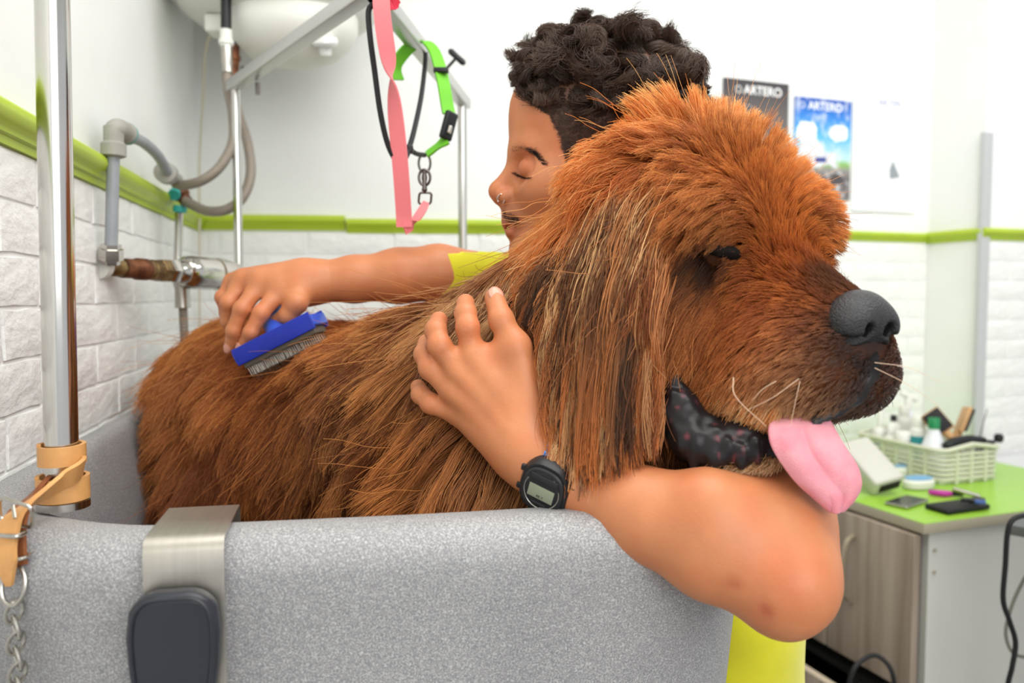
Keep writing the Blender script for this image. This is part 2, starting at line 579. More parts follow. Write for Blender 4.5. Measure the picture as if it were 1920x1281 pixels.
t, W, H, mt = poster('wall_poster', 'bright blue sky poster with white cloud and lettering, middle poster of the three', 1489, 181, 1590, 376, poster_mat('blue_poster_print', 'blue'))
text('ARTERO', W * 0.16, M['pwhite'], t, mt, (-0.005, 0.0024, H * 0.42), bold=0.0006)
MB().tube([(W * 0.38 + 0.008 * math.cos(a), 0.0024, H * 0.42 + 0.008 * math.sin(a)) for a in np.linspace(0, 6.28, 17)[:-1]], 0.0013, 6, closed=True).build('logo_ring', M['pwhite'], t, mtx=mt)


def blob(pts, m, name, t, mt, y=0.0024):
    P = Matrix(((1, 0, 0, 0), (0, 0, 1, 0), (0, 1, 0, 0), (0, 0, 0, 1)))
    return MB().prism(pts, y - 0.0004, y, P).build(name, m, t, smooth=0, mtx=mt)


def oval(cx, cz, rx, rz, n=20, wob=0.0, sd=0):
    r = random.Random(sd)
    return [(cx + rx * math.cos(a) * (1 + r.uniform(-wob, wob)), cz + rz * math.sin(a) * (1 + r.uniform(-wob, wob))) for a in [2 * math.pi * i / n for i in range(n)]]


blob(oval(-W * 0.28, H * 0.17, W * 0.17, H * 0.085, wob=0.12, sd=2), M['pwhite'], 'printed_cloud', t, mt)
blob(oval(W * 0.3, H * 0.16, W * 0.18, H * 0.11, wob=0.15, sd=4), M['pwhite'], 'printed_dog_head', t, mt)
blob([(W * 0.40, H * 0.15), (W * 0.12, H * 0.10), (-W * 0.05, -H * 0.03), (-W * 0.22, -H * 0.03), (-W * 0.25, -H * 0.2), (-W * 0.12, -H * 0.15), (W * 0.2, -H * 0.2), (W * 0.4, -H * 0.1)], M['pgrey'], 'printed_dog_body', t, mt, 0.0022)
blob([(W * 0.15, -H * 0.09), (-W * 0.05, -H * 0.08), (-W * 0.06, -H * 0.13), (W * 0.13, -H * 0.14)], M['pnavy'], 'printed_panel', t, mt, 0.0027)
blob(oval(-W * 0.25, -H * 0.3, W * 0.14, H * 0.06, wob=0.3, sd=9), M['pcharcoal'], 'printed_shadow', t, mt)
t, W, H, mt = poster('wall_poster', 'white poster with faint pale dog, beside the blue sky poster', 1600, 170, 1712, 400, M['pwhite'])
text('ARTERO', W * 0.115, mat('poster_pale_navy', rgb(140, 146, 185), 0.5), t, mt, (-0.02, 0.0024, H * 0.42))
blob(oval(W * 0.30, H * 0.17, W * 0.05, H * 0.12, wob=0.1, sd=3), M['pgrey'], 'printed_ear', t, mt)
blob([(W * 0.0, H * 0.2), (-W * 0.14, H * 0.16), (-W * 0.22, 0), (-W * 0.27, -H * 0.18), (-W * 0.2, -H * 0.25), (W * 0.2, -H * 0.26), (W * 0.27, -H * 0.2), (W * 0.18, -H * 0.1), (W * 0.1, H * 0.02)], mat('poster_pale_dog', rgb(240, 241, 244), 0.5), 'printed_dog_body', t, mt, 0.0022)
blob([(-W * 0.12, -H * 0.06), (-W * 0.24, -H * 0.2), (-W * 0.08, -H * 0.22), (-W * 0.07, -H * 0.14)], M['pgrey2'], 'printed_shadow', t, mt, 0.0026)

# ================================================================== grooming tub
FT = frame((0, 0, 0), R(11.7))
RIMZ = ZR - 0.175
A0, A1, B0, B1 = -0.339, 0.415, 0.605, 1.62


def rrect(x0, x1, y0, y1, r, n=10):
    pts = []
    for cx, cy, a0 in ((x1 - r, y0 + r, -90), (x1 - r, y1 - r, 0), (x0 + r, y1 - r, 90), (x0 + r, y0 + r, 180)):
        for i in range(n + 1):
            a = R(a0 + 90 * i / n)
            pts.append((cx + r * math.cos(a), cy + r * math.sin(a)))
    return pts


def subdiv_loop(p, m=4):
    out = []
    for i in range(len(p)):
        a, b = p[i], p[(i + 1) % len(p)]
        L = math.hypot(b[0] - a[0], b[1] - a[1])
        k = max(1, int(L / 0.05))
        for j in range(k):
            out.append((a[0] + (b[0] - a[0]) * j / k, a[1] + (b[1] - a[1]) * j / k))
    return out


TUBPROF = [(0.06, -RIMZ + 0.02), (0.05, -0.6), (0.028, -0.3), (0.016, -0.12), (0.006, -0.06), (0.0, -0.032), (0.002, -0.018), (0.010, -0.006), (0.022, -0.0005), (0.042, 0.0), (0.052, -0.004), (0.059, -0.012), (0.063, -0.028), (0.070, -0.12), (0.085, -0.45), (0.12, -0.52), (0.2, -0.53)]
vs = []; fs = []
base = subdiv_loop(rrect(A0, A1, B0, B1, 0.19, 14))
nb = len(base)
for (ins, dz) in TUBPROF:
    rr = 0.19 if ins < 0.045 else (0.20 if ins < 0.055 else 0.215)
    loop = rrect(A0 + ins * (0.7 if ins < 0.066 else 1), A1 - ins, B0 + ins, B1 - ins, rr, 14)
    # same subdivision as the base loop
    raw = rrect(A0, A1, B0, B1, 0.19, 14)
    out = []
    for i in range(len(raw)):
        a, b = raw[i], raw[(i + 1) % len(raw)]
        L = math.hypot(b[0] - a[0], b[1] - a[1]); k = max(1, int(L / 0.05))
        p, q = loop[i], loop[(i + 1) % len(raw)]
        for j in range(k):
            out.append((p[0] + (q[0] - p[0]) * j / k, p[1] + (q[1] - p[1]) * j / k))
    for (x, y) in out:
        bulge = -0.012 * math.exp(-((x - 0.1) / 0.22) ** 2) if y < B0 + 0.2 and ins < 0.1 else 0
        vs.append((x, y + bulge, RIMZ + dz))
for i in range(len(TUBPROF) - 1):
    for k in range(nb):
        l = (k + 1) % nb
        fs.append((i * nb + k, i * nb + l, (i + 1) * nb + l, (i + 1) * nb + k))
fs.append(tuple((len(TUBPROF) - 1) * nb + k for k in range(nb)))
tub = thing('grooming_tub', 'speckled grey moulded dog bath with rounded rim', 'bathtub', FT @ Vector((0, 1.1, 0)))
MB().add(vs, fs).build('basin', M['tub'], tub, smooth=60, mtx=FT)

# ---- steel hook over the rim with black holder
HK = FT @ Matrix.Translation((-0.114, 0, 0))
HKX = 0.027
t = thing('clipper_holder', 'stainless steel bracket with black cradle hooked over the front tub rim', 'holder', HK @ Vector((0, 0.6, RIMZ - 0.3)))
y0, y1, zt = B0 - 0.012, B0 + 0.074, RIMZ + 0.004
path = [(y0 - 0.004, RIMZ - 0.42), (y0 - 0.004, RIMZ - 0.02), (y0 - 0.004, zt - 0.009), (y0 - 0.001, zt - 0.002), (y0 + 0.006, zt), (y0 + 0.03, zt), (y1 - 0.003, zt), (y1, zt - 0.003), (y1, RIMZ - 0.03)]
MB().ribbon([(0, a, b) for a, b in path], (1, 0, 0), HKX * 2, 0.002).build('bracket', M['brushed'], t, smooth=60, mtx=HK)
# black cradle: a rounded plate that narrows, with a raised border
hp = []
for s in (1, -1):
    side = [(0.0, 0.0)]
prof = [(-0.022, -0.20), (-0.0215, -0.13), (-0.023, -0.095), (-0.029, -0.055), (-0.0305, -0.03), (-0.0285, -0.012), (-0.022, -0.003), (-0.012, 0.0)]
poly = prof + [(-a, b) for a, b in reversed(prof)]
Pm = Matrix(((1, 0, 0, 0), (0, 0, -1, 0), (0, 1, 0, 0), (0, 0, 0, 1)))
bmm = bmesh.new()
HC = Matrix.Translation((-0.005, y0 - 0.006, RIMZ - 0.028))
MB().prism(poly, 0.0, 0.018, HC @ Pm).build('cradle', M['navyblack'], t, smooth=40, mtx=HK)
cr = [o for o in t.children if o.name.startswith('cradle')][0]
md = cr.modifiers.new('bevel', 'BEVEL'); md.width = 0.006; md.segments = 4; md.limit_method = 'ANGLE'
MB().tube([HC @ Pm @ Vector((a * 0.86, b * 0.97 - 0.003, 0.0185)) for a, b in catmull([Vector((p[0], p[1], 0)) for p in poly[1:-1]], 3) and [(p.x, p.y) for p in catmull([Vector((q[0], q[1], 0)) for q in poly[1:-1]], 3)]], 0.0016, 8).build('cradle_border', M['navyblack'], t, mtx=HK)
for sx in (-1, 1):
    MB().box((-0.005 + sx * 0.0235, y0 - 0.019, RIMZ - 0.168), (0.010, 0.014, 0.012), bev=0.002).build('side_clip', M['black'], t, mtx=HK)

# ---- chrome post at the front-left corner of the rim
pp = Vector((-0.372, 0.655, 0))
t = thing('grooming_post', 'thick polished steel post standing on the tub corner', 'post', (pp.x, pp.y, RIMZ))
MB().tube([(pp.x - 0.001, pp.y, RIMZ), (pp.x + 0.012, pp.y, 2.3)], 0.0128, 40).build('tube', M['chrome'], t)
MB().lathe([(0.020, RIMZ), (0.020, RIMZ + 0.006), (0.014, RIMZ + 0.009)], 40, Matrix.Translation((pp.x, pp.y, 0))).build('foot_flange', M['chrome'], t)

# ---- leather strap and chain wound on the post
t = thing('leather_chain_lead', 'tan leather strap with buckle and steel chain wound around the post', 'lead', (pp.x, pp.y, RIMZ + 0.01))
def ring_pts(r, z0, z1, a0, a1, n=24, wx=1.0):
    return [Vector((pp.x + r * math.cos(R(a0 + (a1 - a0) * i / n)), pp.y + r * math.sin(R(a0 + (a1 - a0) * i / n)), z0 + (z1 - z0) * i / n)) for i in range(n + 1)]
MB().ribbon(ring_pts(0.0185, RIMZ + 0.016, RIMZ + 0.018, -150, 210, 32), (0, 0, 1), 0.019, 0.0032).build('strap_wrap', M['leather'], t, smooth=50)
MB().ribbon(ring_pts(0.0165, RIMZ + 0.044, RIMZ + 0.046, -150, 210, 32), (0, 0, 1), 0.016, 0.0032).build('strap_wrap', M['leather'], t, smooth=50)
S = [at(138, 868, 0.674), at(154, 874, 0.656), at(145, 885, 0.638), at(112, 906, 0.626), at(75, 930, 0.605), at(45, 948, 0.585), at(25, 968, 0.570), at(14, 998, 0.562), at(9, 1030, 0.556), at(12, 1068, 0.554), at(18, 1098, 0.555)]
cs = catmull(S, 6)
wd = [Vector((0.35, -0.3, 0.9)).lerp(Vector((0.97, -0.2, 0.05)), min(1, max(0, (i / (len(cs) - 1) - 0.25) / 0.45))) for i in range(len(cs))]
wid = [0.0175 if i < len(cs) * 0.86 else 0.0175 * (1 - 0.75 * (i / (len(cs) - 1) - 0.86) / 0.14) for i in range(len(cs))]
MB().ribbon(cs, wd, wid, 0.0032).build('strap_tail', M['leather'], t, smooth=50)
S2 = [at(90, 908, 0.645), at(60, 930, 0.618), at(38, 952, 0.590), at(28, 985, 0.574), at(28, 1020, 0.566), at(31, 1062, 0.562)]
cs2 = catmull(S2, 6)
MB().ribbon(cs2, [Vector((0.35, -0.3, 0.9)).lerp(Vector((0.97, -0.2, 0.05)), min(1, i / (len(cs2) * 0.5))) for i in range(len(cs2))], 0.0165, 0.0034).build('strap_under', M['leatherdark'], t, smooth=50)
def rect_loop(c, ax, ay, w_, h_, n=6):
    c = Vector(c); pts = []
    r = min(w_, h_) * 0.25
    for cx, cy, a0 in ((w_ / 2 - r, -h_ / 2 + r, -90), (w_ / 2 - r, h_ / 2 - r, 0), (-w_ / 2 + r, h_ / 2 - r, 90), (-w_ / 2 + r, -h_ / 2 + r, 180)):
        for i in range(n + 1):
            a = R(a0 + 90 * i / n)
            pts.append(c + Vector(ax) * (cx + r * math.cos(a)) + Vector(ay) * (cy + r * math.sin(a)))
    return pts
bx = Vector((0.93, -0.1, -0.25)).normalized(); by = Vector((0.3, -0.35, 0.9)).normalized(); by = (by - bx * by.dot(bx)).normalized()
MB().tube(rect_loop(at(30, 962, 0.567), bx, by, 0.026, 0.019), 0.0014, 8, closed=True).build('buckle', M['nickel'], t)
MB().tube([at(24, 948, 0.567), at(28, 972, 0.562)], 0.0012, 8).build('buckle_prong', M['nickel'], t)
MB().tube(rect_loop(at(14, 1001, 0.560), Vector((1, 0, -0.05)), Vector((0, 1, 0)), 0.021, 0.010), 0.0017, 8, closed=True).build('keeper', M['nickel'], t)
MB().tube(rect_loop(at(26, 1046, 0.560), Vector((1, 0, 0.12)), Vector((0, 1, 0)), 0.020, 0.010), 0.0015, 8, closed=True).build('keeper', M['nickel'], t)
rc = at(25, 1098, 0.560)
MB().tube([rc + Vector((0.0085 * math.cos(a), 0.003 * math.sin(a), 0.0135 * math.sin(a))) for a in np.linspace(0, 2 * math.pi, 29)[:-1]], 0.0018, 10, closed=True).build('ring', M['nickel'], t)
zc = rc.z - 0.0195; k = 0
link0 = None
while zc > rc.z - 0.24:
    ax = Vector((0.75, 0.66, 0)) if k % 2 == 0 else Vector((0.75, -0.66, 0))
    tl = Vector((0.22 if k % 2 == 0 else -0.22, 0, 1)).normalized()
    pts = []
    for i in range(20):
        a = 2 * math.pi * i / 20
        lx = 0.0052 * math.cos(a); lz = 0.0085 * math.sin(a)
        pts.append(ax * lx + tl * lz)
    c = Vector((rc.x + 0.0005 * (k % 2) + 0.0002 * k, rc.y, zc))
    MB().tube([c + p for p in pts], 0.0016, 8, closed=True).build('chain_link', M['nickel'], t)
    zc -= 0.0112; k += 1

# ================================================================== water heater
hc = Vector((-0.467, 1.64, 0)); hz = ZR + 0.525
t = thing('water_heater', 'round white electric water heater hanging near the wall corner', 'water heater', (hc.x, hc.y, hz))
HM = Matrix.Translation((hc.x, hc.y, hz))
MB().lathe([(0.001, 0.012), (0.12, 0.012), (0.165, 0.022), (0.19, 0.04), (0.203, 0.07), (0.206, 0.1), (0.206, 0.8), (0.18, 0.86), (0.001, 0.88)], 64, HM).build('tank', M['enamel'], t, smooth=60)
MB().lathe([(0.2065, 0.06), (0.2085, 0.064), (0.2085, 0.072), (0.2065, 0.076)], 64, HM).build('tank_seam', M['enamel'], t, smooth=60)
CM = Matrix.Translation((hc.x + 0.035, hc.y - 0.035, hz)) @ Matrix.Rotation(R(12), 4, 'Z') @ Matrix.Diagonal((1.0, 0.86, 1, 1))
MB().lathe([(0.128, 0.03), (0.127, -0.004), (0.122, -0.018), (0.110, -0.034), (0.088, -0.054), (0.06, -0.066), (0.03, -0.071), (0.001, -0.072)], 48, CM).build('bottom_cover', M['whiteplastic'], t, smooth=50)
MB().box((hc.x - 0.098, hc.y - 0.06, hz - 0.004), (0.045, 0.05, 0.034), bev=0.006).build('cable_inlet', M['whiteplastic'], t)
kp = at(604, 78, 1.52)
MB().lathe([(0.001, 0.012), (0.024, 0.01), (0.026, 0.0), (0.022, -0.006), (0.012, -0.008), (0.011, -0.022), (0.001, -0.023)], 28, Matrix.Translation(kp + Vector((0, 0.02, 0.004))) @ Matrix.Rotation(R(18), 4, 'X')).build('thermostat_knob', mat('clear_knob', rgb(225, 226, 224), 0.15, coat=0.6), t)
for nm, px, top, bot, D, lab in (('hot', 424, 10, 56, 1.50, 0), ('cold', 438, 40, 86, 1.58, 0)):
    a, b = at(px, top, D), at(px, bot, D)
    m_, L = seg(a, b)
    MB().lathe([(0.0095, -0.03), (0.0095, L)], 20, m_).build('inlet_sleeve', M['black'], t)
    m2, L2 = seg(b, at(px, bot + 36, D))
    MB().lathe([(0.011, 0), (0.011, L2 * 0.5), (0.0135, L2 * 0.52), (0.0135, L2 * 0.75), (0.0105, L2 * 0.78), (0.0105, L2)], 20, m2).build('inlet_nut', M['whiteplastic'] if D < 1.55 else M['copper'], t)

# ---- braided hoses from the heater
h1 = [at(424, 88, 1.50), at(424, 112, 1.50), at(427, 160, 1.49), at(437, 220, 1.47), at(436, 268, 1.45), at(413, 312, 1.43), at(380, 338, 1.42), at(345, 347, 1.43), at(328, 344, 1.44)]
t = thing('braided_hose', 'braided steel hose curving from heater to the upper pipe elbow', 'hose', h1[-1])
MB().tube(catmull(h1[1:], 8), 0.0088, 14).build('hose', M['braid'], t)
MB().lathe([(0.0105, 0), (0.0105, 0.03), (0.0095, 0.034), (0.0095, 0.05)], 18, seg(h1[0], h1[2])[0]).build('ferrule', M['nickel'], t)
h2 = [at(437, 122, 1.58), at(437, 165, 1.57), at(447, 215, 1.55), at(464, 268, 1.52), at(470, 325, 1.50), at(455, 370, 1.48), at(425, 393, 1.47), at(390, 396, 1.48), at(362, 385, 1.50), at(348, 377, 1.51)]
t = thing('braided_hose', 'braided steel hose looping lower from heater to the teal valve', 'hose', h2[-1])
MB().tube(catmull(h2[1:], 8), 0.0092, 14).build('hose', M['braid'], t)
MB().lathe([(0.011, -0.006), (0.011, 0.026), (0.0095, 0.03), (0.0095, 0.045)], 18, seg(h2[0], h2[1])[0]).build('ferrule', M['copper'], t)

# ---- thin cable from the heater
cb = [at(407, 40, 1.62), at(396, 62, 1.65), at(385, 100, 1.70), at(381, 180, 1.76), at(374, 300, 1.80), at(374, 400, 1.82), at(374, 440, 1.82), at(374, 640, 1.82), at(374, 900, 1.82)]
tag(MB().tube(catmull(cb, 8), 0.0028, 8).build('power_cable', M['cable']), 'thin beige cable running down the wall corner from the heater', 'cable')

# ---- grey riser pipe with elbow and bent pipe along the left wall
t = thing('riser_pipe', 'grey plastic water pipe with elbow bending along the left wall', 'pipe', at(208, 470, 1.12))
a, b = at(208, 478, 1.12), at(213, 272, 1.12)
MB().tube([a, b], 0.0085, 20).build('pipe', M['pvc'], t)
m_, L = seg(at(213, 295, 1.12), at(213, 238, 1.12))
MB().lathe([(0.0125, 0), (0.0165, 0.002), (0.0165, 0.018), (0.013, 0.021), (0.013, L)], 24, m_).build('elbow_socket', M['pvc2'], t)
el = [at(213, 262, 1.12), at(214, 246, 1.12), at(221, 240, 1.125), at(232, 246, 1.15), at(240, 252, 1.175)]
MB().tube(catmull(el, 5), [0.013] * 21, 20).build('elbow', M['pvc2'], t)
m_, L = seg(at(234, 248, 1.155), at(247, 258, 1.20))
MB().lathe([(0.0135, 0), (0.0155, 0.003), (0.0155, 0.018), (0.012, 0.022)], 24, m_).build('elbow_collar', M['pvc2'], t)
MB().lathe([(0.0158, 0.006), (0.0158, 0.011)], 24, m_).build('seal_ring', M['teal'], t)
MB().tube(catmull([at(245, 256, 1.19), at(270, 268, 1.25), at(296, 292, 1.32), at(316, 326, 1.39)], 8), 0.0085, 18).build('bent_pipe', M['pvc'], t)
m_, L = seg(at(308, 322, 1.38), at(330, 338, 1.45))
MB().lathe([(0.012, 0), (0.0185, 0.002), (0.0185, 0.02), (0.013, 0.024), (0.013, L)], 24, m_).build('end_elbow', M['pvc2'], t)

# ---- second inlet: teal/copper valve with thin chrome pipe
t = thing('inlet_valve', 'old copper stop valve with teal collar above the chrome tap', 'valve', at(336, 385, 1.52))
MB().lathe([(0.010, 0), (0.016, 0.002), (0.016, 0.02), (0.012, 0.024), (0.012, 0.04)], 20, seg(at(330, 352, 1.52), at(345, 372, 1.52))[0]).build('valve_body', M['copper'], t)
MB().lathe([(0.0125, 0), (0.0125, 0.012)], 20, seg(at(337, 398, 1.52), at(338, 380, 1.52))[0]).build('valve_collar', M['teal'], t)
MB().lathe([(0.011, 0), (0.011, 0.012)], 20, seg(at(326, 366, 1.50), at(333, 356, 1.52))[0]).build('valve_cap', M['teal'], t)
MB().tube([at(336, 395, 1.52), at(333, 500, 1.50)], 0.0075, 16).build('pipe', M['chromeold'], t)

# ---- wall mixer tap
t = thing('mixer_tap', 'chrome mixer tap with corroded brass inlet on the left wall', 'tap', at(190, 502, 1.16))
q0, q1 = at(186, 500, 1.13), at(436, 516, 1.42)
ax = (q1 - q0)
def on(s): return q0 + ax * s
def lath(a, b, prof, m, nm, n=24):
    m_, L = seg(on(a), on(b))
    MB().lathe([(r, z * L) for r, z in prof], n, m_).build(nm, m, t, smooth=40)
lath(0.0, 0.08, [(0.017, 0), (0.017, 0.4), (0.011, 0.7), (0.011, 1)], M['whiteplastic'], 'wall_flange')
lath(0.05, 0.17, [(0.010, 0), (0.013, 0.1), (0.013, 0.9), (0.011, 1)], M['brass'], 'brass_fitting')
lath(0.14, 0.30, [(0.0145, 0), (0.0145, 0.55), (0.0165, 0.6), (0.0165, 1)], M['copper'], 'tee_body')
lath(0.29, 0.40, [(0.014, 0), (0.014, 0.4), (0.016, 0.45), (0.016, 1)], M['brass'], 'brass_fitting')
lath(0.385, 0.46, [(0.0165, 0), (0.019, 0.1), (0.019, 0.9), (0.0165, 1)], M['brass'], 'hex_nut', 6)
lath(0.44, 0.52, [(0.0175, 0), (0.0195, 0.1), (0.0195, 0.9), (0.0175, 1)], M['chromeold'], 'hex_nut', 6)
lath(0.51, 0.60, [(0.014, 0), (0.018, 0.3), (0.019, 1)], M['chromeold'], 'neck')
lath(0.57, 0.81, [(0.020, 0), (0.026, 0.12), (0.0275, 0.3), (0.0275, 1)], M['chromeold'], 'mixer_body', 36)
lath(0.81, 0.83, [(0.0265, 0), (0.0265, 1)], M['brass'], 'ring_seal', 36)
lath(0.83, 1.03, [(0.0275, 0), (0.0275, 0.25), (0.025, 0.6), (0.0215, 1)], M['chromeold'], 'tap_handle', 36)
m_, L = seg(at(208, 496, 1.125), at(208, 458, 1.12))
MB().lathe([(0.012, 0), (0.012, 0.2 * L), (0.0165, 0.22 * L), (0.0165, 0.75 * L), (0.0135, 0.8 * L), (0.0135, L)], 6, m_).build('union_nut', M['chromeold'], t)
m_, L = seg(at(341, 528, 1.33), at(343, 577, 1.33))
MB().lathe([(0.015, 0), (0.012, 0.3 * L), (0.0125, L), (0.009, L * 1.02)], 20, m_).build('outlet', M['nickel'], t)
hs = catmull([at(343, 576, 1.33), at(345, 615, 1.33), at(350, 700, 1.34), at(362, 820, 1.36)], 20)
MB().tube(hs, [0.0075 if i % 2 else 0.0065 for i in range(len(hs))], 14).build('shower_hose', M['braid'], t)

# ================================================================== grooming arch
t = thing('grooming_arch', 'thin steel grooming arch frame of two poles and two angled bars', 'frame', at(445, 700, 1.45))
AZ = ZR + 0.377
def barpt(px, D): return Vector(((px - 960) / FPX * D, D, AZ))
lp, ap, rp_ = barpt(450, 1.45), barpt(703, 1.005), barpt(868, 1.57)
MB().lathe([(0.0078, 0.3), (0.0078, AZ)], 20, Matrix.Translation((lp.x, lp.y, 0))).build('pole', M['chrome'], t)
MB().lathe([(0.0085, 0.3), (0.0085, AZ)], 20, Matrix.Translation((rp_.x, rp_.y, 0))).build('pole', M['chrome'], t)
def sqbar(a, b, w_, h_, m, nm):
    d = (b - a); L = d.length
    mt = Matrix.Translation(a) @ Matrix.Rotation(math.atan2(d.y, d.x), 4, 'Z')
    return MB().box((L / 2, 0, 0), (L, w_, h_), mt, bev=0.003).build(nm, m, t)
e1 = (lp - ap).normalized(); e2 = (rp_ - ap).normalized()
sqbar(lp + e1 * 0.02, ap - e1 * 0.01, 0.024, 0.020, M['alu'], 'bar')
sqbar(rp_ + e2 * 0.03, ap - e2 * 0.01, 0.024, 0.020, M['alu'], 'bar')
MB().box((ap.x, ap.y, AZ + 0.012), (0.045, 0.04, 0.03), bev=0.006).build('apex_joint', M['black'], t)
def tknob(p, d, s=1.0):
    p = Vector(p); d = Vector(d).normalized()
    MB().lathe([(0.0035 * s, 0), (0.0035 * s, 0.03 * s)], 12, align(p, d)).build('knob_shaft', M['black'], t)
    c = p + d * 0.032 * s
    cr_ = d.cross(Vector((0.4, 1, 0.3))).normalized()
    MB().tube([c - cr_ * 0.023 * s, c - cr_ * 0.018 * s, c, c + cr_ * 0.018 * s, c + cr_ * 0.023 * s], [0.004 * s, 0.007 * s, 0.0065 * s, 0.007 * s, 0.004 * s], 12).build('clamp_knob', M['black'], t)
tknob(at(838, 128, 1.40), at(856, 108, 1.40) - at(838, 128, 1.40), 0.8)
MB().lathe([(0.001, 0), (0.010, 0.003), (0.010, 0.012), (0.001, 0.015)], 16, align(at(462, 140, 1.44), (0, 0, 1))).build('clamp_knob', M['black'], t)
MB().lathe([(0.004, 0), (0.004, 0.02)], 12, align(at(483, 155, 1.40), (0, 0, -1))).build('clamp_bolt', M['gunmetal'], t)

# ---- black cord loop hung on the arch
t0 = catmull([at(700, 8, 1.00), at(691, 22, 1.0), at(694, 70, 1.0), at(702, 130, 1.01), at(713, 210, 1.02), at(727, 270, 1.03), at(745, 303, 1.04), at(760, 296, 1.06), at(768, 275, 1.08), at(778, 238, 1.11), at(790, 180, 1.16), at(797, 120, 1.22), at(798, 95, 1.245)], 7)
tc_ = thing('grooming_loop', 'black cord grooming noose hanging from the arch', 'lead', t0[0])
MB().tube(t0, 0.0036, 10).build('cord', M['darkcord'], tc_)
MB().box(tuple(at(765, 280, 1.075)), (0.014, 0.01, 0.012), bev=0.003).build('cord_slider', M['black'], tc_)

# ---- pink leash
t = thing('pink_leash', 'pink webbing leash hanging folded from the arch apex', 'leash', at(757, 428, 1.05))
C_ = [at(714, -25, 0.985), at(716, 20, 0.985), at(722, 70, 0.99), at(730, 120, 1.0), at(736, 160, 1.01), at(742, 220, 1.02), at(748, 280, 1.03), at(753, 340, 1.04), at(757, 400, 1.05), at(758, 426, 1.052)]
cc = catmull(C_, 8)
wds = []; wdt = []
for i in range(len(cc)):
    s = i / (len(cc) - 1)
    # half twist at about the upper third
    a = (s - 0.40) / 0.14
    ang = math.pi / 2 * (1 + math.tanh(a)) if True else 0
    wds.append(Vector((math.cos(ang) * 0.99, math.sin(ang), 0.02)))
    wdt.append(0.0205)
MB().ribbon(cc, wds, wdt, 0.0022).build('webbing', M['pink'], t, smooth=60)
C2 = [at(757, 428, 1.053), at(772, 420, 1.06), at(785, 404, 1.068), at(795, 388, 1.075), at(799, 379, 1.078)]
MB().ribbon(catmull(C2, 6), [Vector((0.45, 0.3, 0.55))] * 25, [0.018 - 0.0004 * i for i in range(25)], 0.0022).build('webbing_end', M['pink'], t, smooth=60)
MB().tube(rect_loop(at(797, 372, 1.08), Vector((1, 0.2, 0)), Vector((0.1, 0, 1)), 0.016, 0.015), 0.0016, 8, closed=True).build('swivel_ring', M['gunmetal'], t)
MB().lathe([(0.002, 0), (0.004, 0.004), (0.0025, 0.012), (0.004, 0.02), (0.003, 0.026)], 14, align(at(796, 362, 1.08), (0, 0, 1))).build('snap_body', M['gunmetal'], t)
MB().tube([at(796, 333, 1.08) + Vector((0.0075 * math.cos(a), 0, 0.0105 * math.sin(a))) for a in np.linspace(0, 2 * math.pi, 23)[:-1]], 0.0019, 8, closed=True).build('snap_hook', M['gunmetal'], t)
MB().ribbon(catmull([at(722, 0, 0.99), at(735, 3, 0.995), at(743, -8, 1.0)], 4), (0.3, 0.3, 0.9), 0.02, 0.002).build('handle_fold', M['red'], t)

# ---- green collar over the bar
t = thing('dog_collar', 'bright green webbing collar with black buckle looped over the arch bar', 'collar', at(795, 290, 1.2))
G = [at(748, 150, 1.20), at(742, 130, 1.20), at(748, 112, 1.20), at(765, 92, 1.205), at(785, 80, 1.21), at(800, 80, 1.21), at(812, 92, 1.205), at(820, 110, 1.20), at(827, 135, 1.19), at(833, 165, 1.18), at(838, 195, 1.175), at(842, 215, 1.17)]
gc = catmull(G, 6)
MB().ribbon(gc, [Vector((0.55, 0.75, 0.1)).lerp(Vector((0.75, 0.6, 0.2)), i / len(gc)) for i in range(len(gc))], 0.021, 0.003).build('band', M['green'], t, smooth=60)
G2 = [at(838, 262, 1.165), at(826, 270, 1.165), at(812, 281, 1.168), at(800, 290, 1.17)]
MB().ribbon(catmull(G2, 6), (0.45, 0.35, 0.8), [0.019 - 0.0002 * i for i in range(19)], 0.003).build('band_end', M['green'], t, smooth=60)
bd = (at(834, 262, 1.165) - at(848, 210, 1.168))
MB().box((0, 0, bd.length / 2), (0.021, 0.009, bd.length), align(at(848, 210, 1.166), bd) @ Matrix.Rotation(R(60), 4, 'Z'), bev=0.0035).build('buckle', M['black'], t)
MB().box((0.0, -0.004, bd.length * 0.62), (0.008, 0.006, 0.012), align(at(847, 210, 1.162), bd) @ Matrix.Rotation(R(20), 4, 'Z'), bev=0.002).build('buckle_badge', M['nickel'], t)
MB().box(tuple(at(827, 132, 1.186)), (0.022, 0.010, 0.008), bev=0.002).build('slider', M['black'], t)
MB().tube(catmull([at(766, 278, 1.09), at(780, 288, 1.12), at(796, 291, 1.165)], 5), 0.0035, 8).build('tether', M['darkcord'], t)
MB().tube([at(796, 306, 1.17) + Vector((0.0085 * math.cos(a), 0, 0.0135 * math.sin(a))) for a in np.linspace(0, 2 * math.pi, 25)[:-1]], 0.0018, 8, closed=True).build('ring', M['gunmetal'], t)

